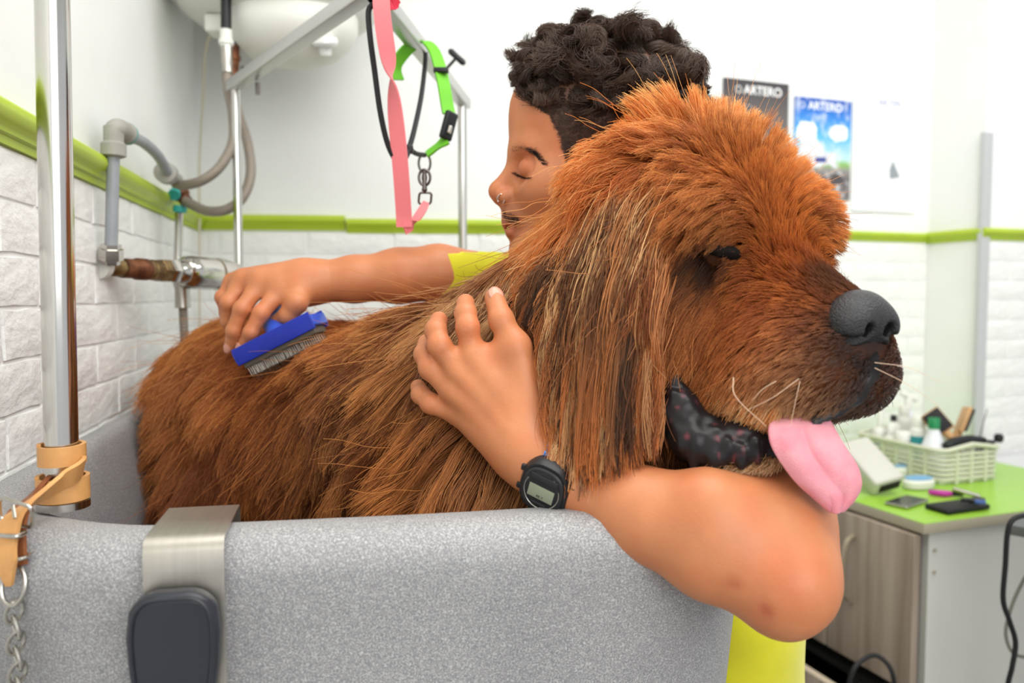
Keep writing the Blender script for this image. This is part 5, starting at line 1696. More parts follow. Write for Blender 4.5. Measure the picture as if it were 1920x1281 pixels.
# ================================================================== the brush in the right hand
bl, br = Vector(A(463, 682, 1.018)), Vector(A(604, 611, 1.008))
bx = (br - bl).normalized(); BLn = (br - bl).length
bn = Vector((0.40, -0.02, -0.85)); bn = (bn - bx * bn.dot(bx)).normalized()   # direction of the pins
bz = bx.cross(bn).normalized()
BX = Matrix(((bx.x, bz.x, -bn.x, 0), (bx.y, bz.y, -bn.y, 0), (bx.z, bz.z, -bn.z, 0), (0, 0, 0, 1)))
BX = Matrix.Translation((bl + br) / 2) @ BX
M['brushblue'] = mat('royal_blue_plastic', rgb(22, 45, 165), 0.3, var=0.12, vscale=40)
M['brushblue2'] = mat('bright_blue_plastic', rgb(45, 85, 200), 0.35)
t = thing('slicker_brush', 'royal blue slicker brush with wire pins on the dog back', 'brush', (bl + br) / 2)
BWd = 0.050
MB().box((0, 0, 0.004), (BLn, BWd, 0.004), BX, bev=0.001).build('tray', M['brushblue'], t)
for s in (-1, 1):
    MB().box((0, s * BWd / 2, 0.010), (BLn, 0.003, 0.022), BX, bev=0.001).build('tray_lip', M['brushblue'], t)
for s in (-1, 1):
    MB().box((s * BLn / 2, 0, 0.010), (0.003, BWd, 0.014), BX, bev=0.001).build('tray_end', M['brushblue2'], t)
hs_ = BX @ Vector((-0.002, 0.0, 0.006)); he = Vector(A(508, 600, 1.068)); hh_ = Vector(A(520, 560, 1.10))
MB().tube(catmull([hs_, hs_.lerp(he, 0.45), he, hh_], 5), [0.0155 - 0.0004 * i for i in range(16)], 16).build('handle', M['brushblue2'], t)
gp = Vector(A(509, 619, 1.040))
MB().lathe([(0.001, 0.0026), (0.006, 0.0022), (0.0085, 0.0008), (0.0088, -0.001)], 20, align(gp, (0.05, -0.9, 0.45)) @ Matrix.Diagonal((1.05, 0.75, 1, 1))).build('grip_pad', mat('grey_grip', rgb(165, 168, 172), 0.5), t)
MB().box((0, 0, -0.001), (BLn * 0.93, BWd * 0.84, 0.012), BX, bev=0.002).build('pin_pad', mat('pin_cushion', rgb(95, 88, 76), 0.7), t)
pins = MB(); seen = 0
for i in range(34):
    for j in range(9):
        x = -BLn * 0.44 + BLn * 0.88 * (i + 0.5 * (j % 2)) / 34; y = -BWd * 0.37 + BWd * 0.74 * j / 8
        r_ = random.uniform
        p0 = Vector((x, y, -0.006)); p1 = p0 + Vector((r_(-.001, .001), r_(-.001, .001), -0.012)); p2 = p1 + Vector((r_(-.001, .001), 0.0035, -0.008))
        pins.tube([p0, p1, p2], 0.00036, 4, caps=False, mtx=BX)
po = pins.build('wire_pins', M['nickel'], t, smooth=0); po['kind'] = 'stuff'

for part, subs in (('tray', ('tray_lip', 'tray_end')), ('handle', ('grip_pad',)), ('pin_pad', ('wire_pins',))):
    for sname in subs:
        for c in kids(t, sname): under(c, kids(t, part)[0])

# ================================================================== the dog
dog = thing('dog', 'large reddish brown long-haired dog with tongue out standing in the tub', 'dog', RZ(-0.1, 1.02, -0.70))
FH = np.array([0.5, -0.866, 0.0]); RH_ = np.array([-0.866, -0.5, 0.0]); UP = np.array([0, 0, 1.0])
NOSE = RZ(0.276, 0.625, -0.021)
def Hd(f, s, u): return NOSE + FH * f + RH_ * s + UP * u
HROT = Matrix(((FH[0], RH_[0], 0), (FH[1], RH_[1], 0), (0, 0, 1)))
PIT = HROT @ Matrix.Rotation(R(12), 3, 'Y')     # muzzle points a little down

v_dog = Vol((-0.66, 0.56, CAMZ - 0.74), (0.36, 1.46, CAMZ + 0.20), 0.005)
T = [RZ(-0.395, 1.235, -0.172), RZ(-0.25, 1.125, -0.195), RZ(-0.08, 1.00, -0.185), RZ(0.05, 0.905, -0.165)]
v_dog.chain(T, [0.128, 0.128, 0.148, 0.158], 0.05)
v_dog.ell(RZ(-0.36, 1.13, -0.30), (0.10, 0.09, 0.15), 0.06)           # thigh
v_dog.ell(RZ(0.01, 0.82, -0.22), (0.10, 0.075, 0.14), 0.06)           # shoulder
v_dog.cone(RZ(0.065, 0.895, -0.14), RZ(0.145, 0.835, 0.0), 0.145, 0.095, 0.06)   # neck
v_dog.cone(RZ(0.03, 0.92, -0.09), RZ(0.10, 0.865, -0.01), 0.105, 0.07, 0.06)
for (a, b, c, r) in ((RZ(0.0, 0.84, -0.30), RZ(0.01, 0.82, -0.48), RZ(0.03, 0.80, -0.69), (0.07, 0.055, 0.05)), (RZ(0.10, 0.98, -0.30), RZ(0.10, 0.99, -0.48), RZ(0.12, 0.98, -0.69), (0.07, 0.055, 0.05)),
                     (RZ(-0.35, 1.10, -0.36), RZ(-0.40, 1.10, -0.53), RZ(-0.38, 1.08, -0.69), (0.085, 0.055, 0.05)), (RZ(-0.36, 1.28, -0.36), RZ(-0.40, 1.30, -0.53), RZ(-0.38, 1.28, -0.69), (0.085, 0.055, 0.05))):
    v_dog.chain([a, b, c], r, 0.03)
    v_dog.ell(c + np.array([0.02, -0.012, 0.012]), (0.055, 0.04, 0.025), 0.02)
v_dog.chain([RZ(-0.49, 1.30, -0.12), RZ(-0.55, 1.33, -0.24), RZ(-0.56, 1.33, -0.40)], [0.04, 0.035, 0.025], 0.03)   # tail
# head
v_dog.ell(Hd(-0.200, 0, 0.072), (0.105, 0.088, 0.086), 0.03, HROT)
v_dog.ell(Hd(-0.230, 0, 0.0), (0.08, 0.088, 0.09), 0.04, HROT)
for s in (-1, 1):
    v_dog.ell(Hd(-0.118, 0.045 * s, 0.082), (0.034, 0.034, 0.030), 0.025, HROT)
    v_dog.ell(Hd(-0.165, 0.062 * s, 0.0), (0.060, 0.042, 0.060), 0.03, HROT)
    v_dog.ell(Hd(-0.075, 0.034 * s, -0.036), (0.070, 0.030, 0.046), 0.02, PIT)
    v_dog.ell(Hd(-0.022, 0.022 * s, -0.040), (0.030, 0.028, 0.032), 0.015, HROT)
    v_dog.ell(Hd(-0.205, 0.098 * s, 0.00), (0.036, 0.018, 0.085), 0.02, HROT)      # ears
    v_dog.ell(Hd(-0.093, 0.062 * s, 0.060), (0.020, 0.014, 0.012), 0.012, HROT, sub=True)   # eye sockets
    v_dog.ell(Hd(-0.104, 0.057 * s, 0.060), (0.014, 0.014, 0.014), 0.004, HROT)
v_dog.cone(Hd(-0.115, 0, 0.030), Hd(-0.028, 0, -0.006), 0.046, 0.033, 0.025)
v_dog.cone(Hd(-0.16, 0, -0.080), Hd(-0.068, 0.004, -0.112), 0.046, 0.034, 0.02)
v_dog.ell(Hd(-0.055, 0, -0.083), (0.060, 0.034, 0.012), 0.008, PIT, sub=True)
DV, DQ = relax(*v_dog.mesh(), 2, 0.5)
dcol = np.tile(np.array(lin((0.30, 0.16, 0.08))), (len(DV), 1)) * (0.6 + 0.6 * vnoise(DV, 20, 1))[:, None]  # dark brown stands in for the shade deep between hairs
hq_ = np.exp(-(np.linalg.norm(DV - Hd(-0.11, 0, 0.0), axis=1) / 0.13) ** 4)[:, None]
dcol = dcol * (1 - hq_) + np.array(lin((0.55, 0.30, 0.13))) * hq_
# bare dark skin round the mouth and nose
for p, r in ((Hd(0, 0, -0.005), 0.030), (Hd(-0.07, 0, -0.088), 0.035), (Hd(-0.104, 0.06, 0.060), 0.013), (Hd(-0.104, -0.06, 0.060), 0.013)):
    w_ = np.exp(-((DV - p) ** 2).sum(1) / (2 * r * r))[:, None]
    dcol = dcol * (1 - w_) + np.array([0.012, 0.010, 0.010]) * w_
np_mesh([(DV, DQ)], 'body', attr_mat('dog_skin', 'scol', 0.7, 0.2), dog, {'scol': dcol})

# ---- nose leather
v_n = Vol(NOSE - 0.06, NOSE + 0.06, 0.0016)
v_n.ell(Hd(-0.006, 0, 0.004), (0.021, 0.030, 0.022), 0.008, HROT)
for s in (-1, 1):
    v_n.ell(Hd(-0.003, 0.018 * s, -0.003), (0.018, 0.0155, 0.0165), 0.008, HROT)
v_n.cone(Hd(-0.004, 0, -0.018), Hd(-0.010, 0, -0.042), 0.0085, 0.006, 0.008)
for s in (-1, 1):
    v_n.cone(Hd(0.017, 0.0125 * s, -0.006), Hd(-0.004, 0.012 * s, -0.003), 0.0058, 0.0045, 0.004, sub=True)
    v_n.cone(Hd(0.010, 0.020 * s, -0.012), Hd(0.0, 0.033 * s, -0.012), 0.0030, 0.0016, 0.004, sub=True)
v_n.cone(Hd(0.018, 0, 0.004), Hd(0.004, 0, -0.040), 0.0016, 0.0016, 0.003, sub=True)
M['nose'] = mat('dog_nose_leather', rgb(30, 28, 31), 0.36, var=0.35, vscale=120, bump=0.5, bscale=700, spec=0.6)
np_mesh([relax(*v_n.mesh(), 1, 0.4)], 'nose', M['nose'], dog)

# ---- lips: black wet folds from the mouth corner along the lower jaw
v_l = Vol(A(1220, 920, 0.66) - 0.05, A(1660, 640, 0.66) + np.array([0.03, 0.09, 0.04]), 0.0020)
LP = [A(1262, 718, 0.682), A(1272, 770, 0.672), A(1300, 822, 0.660), A(1345, 842, 0.650), A(1405, 842, 0.644), A(1452, 838, 0.640)]
v_l.chain(LP, [0.011, 0.016, 0.018, 0.016, 0.014, 0.012], 0.012)
v_l.chain([A(1330, 812, 0.670), A(1400, 826, 0.655), A(1470, 830, 0.648)], [0.016, 0.017, 0.014], 0.012)
for i, (x, y, D_) in enumerate(((1262, 740, 0.664), (1280, 785, 0.655), (1295, 750, 0.668), (1300, 858, 0.646), (1330, 845, 0.638), (1360, 830, 0.636), (1388, 840, 0.632), (1415, 832, 0.63), (1318, 815, 0.645), (1272, 800, 0.655), (1345, 812, 0.645))):
    v_l.cone(A(x, y, D_), A(x + 10 * math.sin(i * 2.1), y + 34, D_ - 0.002), 0.0050, 0.003, 0.003)
# upper lip edge towards the front
UL = [A(1645, 668, 0.607), A(1640, 700, 0.604), A(1615, 742, 0.602), A(1575, 772, 0.602), A(1535, 790, 0.606)]
v_l.chain(UL, [0.005, 0.008, 0.010, 0.009, 0.006], 0.008)
LV, LQ = relax(*v_l.mesh(), 1, 0.4)
lc = np.tile(np.array([0.012, 0.010, 0.011]), (len(LV), 1))
pk = np.clip((vnoise(LV, 170, 3) - 0.80) * 5, 0, 1)[:, None] * np.clip((1480 - (960 + LV[:, :1] / LV[:, 1:2] * FPX)) / 40, 0, 1)
lc = lc * (1 - pk) + np.array([0.16, 0.035, 0.045]) * pk
LV = LV + v_l.grad(LV) * ((vnoise(LV, 110, 6) - 0.5) * 0.0045 * np.clip((1500 - (960 + LV[:, 0] / LV[:, 1] * FPX)) / 60, 0.1, 1))[:, None]
np_mesh([(LV, LQ)], 'lips', attr_mat('wet_black_lip', 'scol', 0.34, 0.3, bump=0.1, bscale=120), dog, {'scol': lc})

# ---- tongue
tl = catmull([A(1452, 782, 0.640), A(1440, 808, 0.622), A(1448, 842, 0.614), A(1488, 893, 0.610), A(1528, 926, 0.611), A(1556, 950, 0.613)], 6)
trr = catmull([A(1535, 765, 0.640), A(1553, 790, 0.622), A(1580, 838, 0.612), A(1606, 882, 0.609), A(1608, 920, 0.611), A(1574, 952, 0.613)], 6)
n_ = len(tl); vs = []; fs = []; KT = 14
for i in range(n_):
    a, b = tl[i], trr[i]; s_ = i / (n_ - 1)
    for j in range(KT + 1):
        v = j / KT; p = a.lerp(b, v)
        x = 2 * v - 1
        groove = 0.005 * math.exp(-(x * 4.2) ** 2) * min(1, s_ * 4)
        bulge = -0.010 * (1 - x * x) + groove + 0.002 * math.sin(x * 9 + s_ * 7) * s_
        vs.append(p + Vector((0.15, 1.0, 0.15)) * (bulge + 0.004 * s_ * x))
for i in range(n_ - 1):
    for j in range(KT):
        a = i * (KT + 1) + j; fs.append((a, a + 1, a + KT + 2, a + KT + 1))
M['tongue'] = mat('pink_tongue', rgb(236, 162, 172), 0.42, var=0.14, vscale=45, bump=0.3, bscale=900, sss=0.25, sss_rad=(0.006, 0, 0), col2=rgb(230, 142, 156), spec=0.55)
to = MB().add(vs, fs).build('tongue', M['tongue'], dog, smooth=180)
md = to.modifiers.new('solid', 'SOLIDIFY'); md.thickness = 0.009; md.offset = 0
md = to.modifiers.new('sub', 'SUBSURF'); md.levels = 2; md.render_levels = 2

# ---- eyes
M['lid'] = mat('dark_eyelid', rgb(18, 12, 10), 0.75, spec=0.15)
for s in (-1, 1):
    c = Hd(-0.1025, 0.0575 * s, 0.060)
    MB().lathe([(0.0115 * math.cos(a), 0.0115 * math.sin(a)) for a in np.linspace(-1.55, 1.55, 12)], 20, Matrix.Translation(Vector(c))).build('eye', mat('dark_eye', rgb(20, 13, 9), 0.08, spec=0.8), dog, smooth=180)
    # dark lids, nearly closed
    lid = [Hd(-0.085 - 0.022 * abs(q) ** 1.5, (0.0585 + 0.025 * q) * s, 0.0615 - 0.005 * (1 - q * q) + 0.004 * q) for q in np.linspace(-1, 1, 11)]
    MB().tube([Vector(p) for p in lid], [0.0030 + 0.0030 * (1 - q * q) for q in np.linspace(-1, 1, 11)], 10).build('eyelid', M['lid'], dog, smooth=180)

# ================================================================== fur
def S(r, g, b): return np.array(lin((r / 255, g / 255, b / 255)))
DK, BR, OR, GO, TN, BK, RD, GY = S(112, 60, 28), S(170, 98, 50), S(232, 140, 60), S(250, 184, 104), S(234, 194, 144), S(70, 46, 32), S(190, 94, 36), S(78, 70, 68)
YL = S(255, 204, 132)
#  px   py    D     dx    dy    dd    len  lift thick wave clump root tip
GD = [
 (400, 600, 1.17, -0.5, 0.6, 0.0, .078, .45, .030, .004, .45, BR, GO),
 (330, 640, 1.22, -0.7, 0.6, 0.0, .078, .45, .030, .003, .45, BR, GO),
 (300, 730, 1.20, -0.2, 1.0, -.1, .085, .40, .030, .003, .45, BR, OR),
 (330, 860, 1.15, 0.0, 1.0, -.1, .078, .35, .030, .003, .45, DK, BR),
 (400, 720, 1.08, -0.1, 1.0, -.1, .085, .40, .035, .004, .50, BR, TN),
 (380, 800, 1.05, 0.0, 1.0, -.1, .085, .40, .035, .004, .50, BR, OR),
 (400, 900, 1.04, 0.0, 1.0, -.1, .085, .30, .030, .004, .50, DK, BR),
 (500, 640, 1.10, -0.7, 0.5, 0.0, .072, .30, .025, .004, .45, RD, OR),
 (500, 740, 1.04, -0.5, 0.9, -.1, .085, .40, .032, .005, .50, BR, GO),
 (500, 850, 1.00, -0.2, 1.0, -.1, .085, .35, .030, .004, .50, DK, OR),
 (520, 930, 0.98, 0.0, 1.0, 0.0, .078, .30, .028, .004, .50, DK, RD),
 (620, 610, 1.08, -0.85, 0.25, 0., .065, .30, .022, .004, .50, RD, OR),
 (600, 690, 1.00, -0.8, 0.5, -.1, .078, .35, .028, .006, .60, DK, OR),
 (620, 790, 0.95, -0.6, 0.8, -.1, .085, .40, .030, .006, .60, BR, GO),
 (620, 900, 0.93, -0.2, 1.0, 0.0, .085, .35, .030, .005, .55, DK, RD),
 (700, 620, 1.02, -0.95, 0.3, 0., .072, .25, .022, .005, .55, RD, GO),
 (700, 690, 0.93, -0.8, 0.6, -.1, .085, .35, .028, .008, .70, BK, OR),
 (700, 800, 0.89, -0.65, 0.8, -.1, .091, .38, .030, .008, .65, BK, TN),
 (720, 900, 0.87, -0.4, 1.0, 0.0, .091, .35, .030, .006, .60, DK, OR),
 (790, 600, 0.97, -0.92, 0.4, 0., .078, .25, .022, .006, .60, RD, GO),
 (790, 700, 0.86, -0.8, 0.6, 0., .085, .30, .025, .008, .65, DK, GO),
 (800, 800, 0.83, -0.65, 0.8, -.1, .091, .38, .030, .008, .65, BR, GO),
 (810, 900, 0.82, -0.35, 1.0, 0.0, .091, .35, .030, .006, .60, DK, OR),
 (870, 560, 0.93, -0.8, 0.6, 0.0, .078, .30, .022, .008, .65, BR, GO),
 (890, 640, 0.80, -0.6, 0.8, 0.0, .065, .20, .016, .006, .65, BK, BR),
 (880, 780, 0.77, -0.5, 0.9, 0.0, .072, .28, .022, .007, .60, BR, OR),
 (890, 880, 0.77, -0.3, 1.0, 0.0, .091, .35, .028, .006, .60, BR, GO),
 (980, 900, 0.75, -0.1, 1.0, 0.0, .091, .30, .024, .005, .55, TN, TN),
 (920, 520, 0.88, -0.7, 0.7, 0.0, .098, .35, .028, .009, .70, BK, TN),
 # mane and ear curtain
 (955, 500, 0.87, -0.35, 1.0, -.15, .09, .22, .026, .006, .75, BK, TN),
 (985, 450, 0.86, -0.45, 0.9, -.2, .10, .25, .028, .006, .75, BR, TN),
 (1030, 390, 0.84, -0.55, 0.8, -.2, .11, .28, .030, .005, .70, OR, TN),
 (1090, 310, 0.83, -0.65, 0.55, -.2, .10, .35, .034, .004, .60, OR, GO),
 (985, 580, 0.79, -0.10, 1.0, -.1, .12, .20, .026, .006, .80, BK, TN),
 (1060, 500, 0.76, -0.12, 1.0, -.1, .13, .20, .028, .006, .80, BR, TN),
 (1060, 650, 0.74, 0.0, 1.0, -.1, .13, .18, .026, .006, .80, BK, OR),
 (1130, 420, 0.76, -0.25, 1.0, -.1, .14, .22, .028, .005, .75, OR, TN),
 (1140, 600, 0.72, 0.02, 1.0, 0.0, .13, .18, .024, .005, .80, BK, TN),
 (1140, 750, 0.71, 0.04, 1.0, 0.0, .09, .16, .020, .005, .80, BK, OR),
 (1200, 480, 0.70, 0.03, 1.0, 0.0, .10, .18, .022, .004, .70, BK, RD),  # crease beside the cheek: dark hair, with its shadow put into the colour
 (1215, 600, 0.69, 0.04, 1.0, 0.0, .09, .16, .018, .004, .70, BK, DK),
 (1220, 760, 0.68, 0.05, 1.0, 0.0, .07, .16, .016, .004, .70, BK, RD),
 (1050, 800, 0.74, 0.0, 1.0, 0.0, .09, .16, .020, .005, .75, BK, OR),
 # crown: tips paled, light from above put into the colour
 (1170, 250, 0.82, -0.65, -0.35, 0., .065, .90, .060, .005, .78, OR, YL),
 (1230, 225, 0.82, -0.30, -0.8, 0., .060, 1.0, .060, .005, .78, OR, YL),
 (1300, 225, 0.80, 0.05, -1.0, 0., .060, 1.0, .060, .005, .78, OR, YL),
 (1380, 235, 0.80, 0.35, -0.9, 0., .050, 1.0, .045, .005, .78, OR, YL),
 (1460, 290, 0.80, 0.65, -0.7, 0., .036, 0.8, .030, .005, .78, OR, YL),
 (1520, 360, 0.79, 0.85, -0.4, 0., .026, .70, .022, .005, .78, OR, YL),
 # forehead, parted in the middle
 (1180, 330, 0.75, -0.75, 0.55, -.1, .065, .35, .028, .004, .65, RD, OR),
 (1250, 310, 0.73, -0.75, 0.05, -.1, .046, .45, .028, .003, .72, RD, GO),
 (1240, 385, 0.70, -0.75, 0.65, -.1, .046, .32, .020, .003, .60, RD, OR),
 (1320, 300, 0.72, -0.35, -0.7, -.1, .040, .55, .030, .003, .72, DK, OR),
 (1330, 355, 0.69, -0.75, 0.05, -.1, .030, .42, .020, .002, .72, RD, GO),
 (1400, 300, 0.73, 0.15, -0.9, -.1, .040, .55, .030, .003, .72, DK, OR),
 (1400, 370, 0.69, -0.15, -0.9, -.1, .022, .35, .014, .002, .50, DK, RD),
 (1460, 360, 0.71, 0.45, -0.8, -.1, .028, .45, .020, .002, .50, RD, OR),
 (1310, 412, 0.675, -0.45, 0.9, -.2, .038, .45, .022, .002, .60, OR, GO),
 (1360, 408, 0.675, -0.35, 0.8, -.3, .024, .45, .018, .001, .60, RD, OR),
 (1260, 450, 0.68, -0.50, 0.9, -.1, .040, .28, .018, .003, .65, RD, OR),
 (1520, 420, 0.74, 0.75, 0.35, -.1, .022, .45, .016, .002, .72, DK, OR),
 (1535, 460, 0.74, 0.5, 0.9, -.1, .018, .40, .014, .002, .72, DK, OR),
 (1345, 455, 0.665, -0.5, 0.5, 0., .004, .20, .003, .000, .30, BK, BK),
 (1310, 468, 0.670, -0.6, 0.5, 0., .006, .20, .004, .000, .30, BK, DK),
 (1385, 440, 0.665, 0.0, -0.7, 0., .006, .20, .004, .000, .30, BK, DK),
 (1440, 450, 0.675, 0.10, -0.8, -.1, .013, .35, .008, .001, .16, RD, OR),
 (1500, 490, 0.67, -0.15, -0.6, -.1, .013, .40, .008, .001, .16, RD, OR),
 (1560, 525, 0.65, -0.45, -0.4, 0., .008, .30, .005, .000, .25, DK, RD),
 (1600, 550, 0.64, -0.45, -0.3, 0., .005, .30, .003, .000, .20, BK, DK),
 (1420, 540, 0.64, -0.85, 0.15, 0., .010, .30, .005, .001, .16, RD, OR),
 (1350, 520, 0.655, -0.70, 0.6, 0., .011, .30, .006, .001, .16, RD, OR),
 (1480, 600, 0.615, -0.90, 0.15, 0., .009, .28, .005, .000, .16, RD, OR),
 (1530, 620, 0.61, -0.90, 0.15, 0., .008, .28, .004, .000, .25, BK, RD),
 (1560, 690, 0.60, -0.80, 0.4, 0., .006, .28, .004, .000, .25, GY, BR),
 (1610, 710, 0.61, -0.6, 0.5, 0., .004, .28, .003, .000, .20, GY, GY),
 (1480, 700, 0.605, -0.80, 0.5, 0., .009, .28, .005, .000, .15, BR, TN),
 (1400, 660, 0.62, -0.75, 0.6, 0., .011, .28, .006, .001, .16, RD, OR),
 (1450, 775, 0.615, -0.40, 0.95, 0., .016, .30, .007, .001, .40, TN, TN),
 (1370, 755, 0.635, -0.45, 0.95, 0., .022, .32, .009, .001, .40, OR, TN),
 (1320, 650, 0.645, -0.60, 0.8, 0., .016, .28, .008, .001, .2, OR, GO),
 (1280, 560, 0.66, -0.55, 0.85, 0., .022, .26, .010, .002, .45, DK, RD),
 (1255, 660, 0.665, -0.45, 0.9, 0., .028, .26, .012, .003, .50, RD, GO),
 (1400, 890, 0.65, -0.25, 1.0, 0., .018, .35, .010, .001, .45, TN, TN),
 (1300, 890, 0.69, -0.15, 1.0, 0., .030, .30, .014, .003, .60, BK, RD),
]
gp_ = np.array([A(g[0], g[1], g[2]) for g in GD])
gdir = np.array([[g[3], g[5], -g[4]] for g in GD]); gdir /= np.linalg.norm(gdir, axis=1, keepdims=True)
gval = np.array([[g[6], g[7], g[8], g[9], g[10]] for g in GD])
groot = np.array([g[11] for g in GD]); gtip = np.array([g[12] for g in GD])
# tighter influence on the face than on the body
gsig = np.array([0.030 if (g[0] > 1230 and g[2] < 0.75) else 0.045 if g[0] > 930 else 0.07 for g in GD])


def gw(P):
    out = np.empty((len(P), len(GD)), np.float32)
    for a in range(0, len(P), 20000):
        d2 = ((P[a:a + 20000, None, :] - gp_[None]) ** 2).sum(2)
        e = -d2 / (2 * gsig ** 2); e = e - e.max(1, keepdims=True)
        w_ = np.exp(np.maximum(e, -30)); out[a:a + 20000] = w_ / w_.sum(1, keepdims=True)
    return out


def facing(c, n):
    v = np.array([0, 0, CAMZ]) - c; v /= np.linalg.norm(v, axis=1, keepdims=True)
    return (v * n).sum(1)


def pxy(P):
    return 960 + P[:, 0] / P[:, 1] * FPX, 555 - (P[:, 2] - CAMZ) / P[:, 1] * FPX


HEADC = Hd(-0.16, 0, 0.02)
def fur_w(c, n):
    f = facing(c, n)
    w_ = np.where(f > -0.25, 1.0, 0.30)
    w_ = w_ * np.where(c[:, 2] > CAMZ - 0.34, 1.0, 0.18)
    hd_ = np.linalg.norm(c - HEADC, axis=1)
    w_ = w_ * (1 + 3.2 * np.exp(-(hd_ / 0.15) ** 4))
    # bare: nose, mouth, eyes
    for p, r in ((Hd(0.002, 0, -0.002), 0.026), (Hd(-0.098, 0.060, 0.059), 0.012), (Hd(-0.098, -0.060, 0.059), 0.012)):
        w_ = w_ * (np.linalg.norm(c - p, axis=1) > r)
    q = c - NOSE; fq = q @ FH; sq_ = q @ RH_; uq = q[:, 2]
    w_ = w_ * ~((fq > -0.15) & (uq < -0.078 + 0.0) & (uq > -0.118) & (np.abs(sq_) < 0.08) & (n[:, 2] > -0.4))
    return w_


def grow(P, N, K, rnd):
    W_ = gw(P); val = W_ @ gval
    n = len(P)
    L = val[:, 0] * rnd
    pts = np.zeros((n, K, 3)); pts[:, 0] = P - N * 0.001
    bodyf = np.clip((val[:, 0] - 0.03) / 0.03, 0, 1)[:, None]
    sw = np.stack([vnoise(P, 16, 21 + j) + 0.6 * vnoise(P, 45, 31 + j) - 0.8 for j in range(3)], 1)
    swirl = sw * bodyf * 1.15
    p = P.copy(); step = (L / (K - 1))[:, None]
    for i in range(1, K):
        Wp = W_ if i < 2 or i % 2 else gw(p)
        d = Wp @ gdir + swirl
        d /= np.linalg.norm(d, axis=1, keepdims=True) + 1e-9
        t = i / (K - 1)
        d = d + N * (val[:, 1:2] * (1 - t) ** 1.3 * 1.2)
        d[:, 2] -= 0.25 * t * np.clip(L / 0.1, 0, 1.5)
        d /= np.linalg.norm(d, axis=1, keepdims=True)
        p = p + d * step
        dd = v_dog.sample(p)
        need = 0.002 + val[:, 2] * 0.35 * np.minimum(1, t * 2)
        push = np.clip(need - dd, 0, 0.02)
        p = p + v_dog.grad(p) * push[:, None]
        pts[:, i] = p
    return pts, val, W_


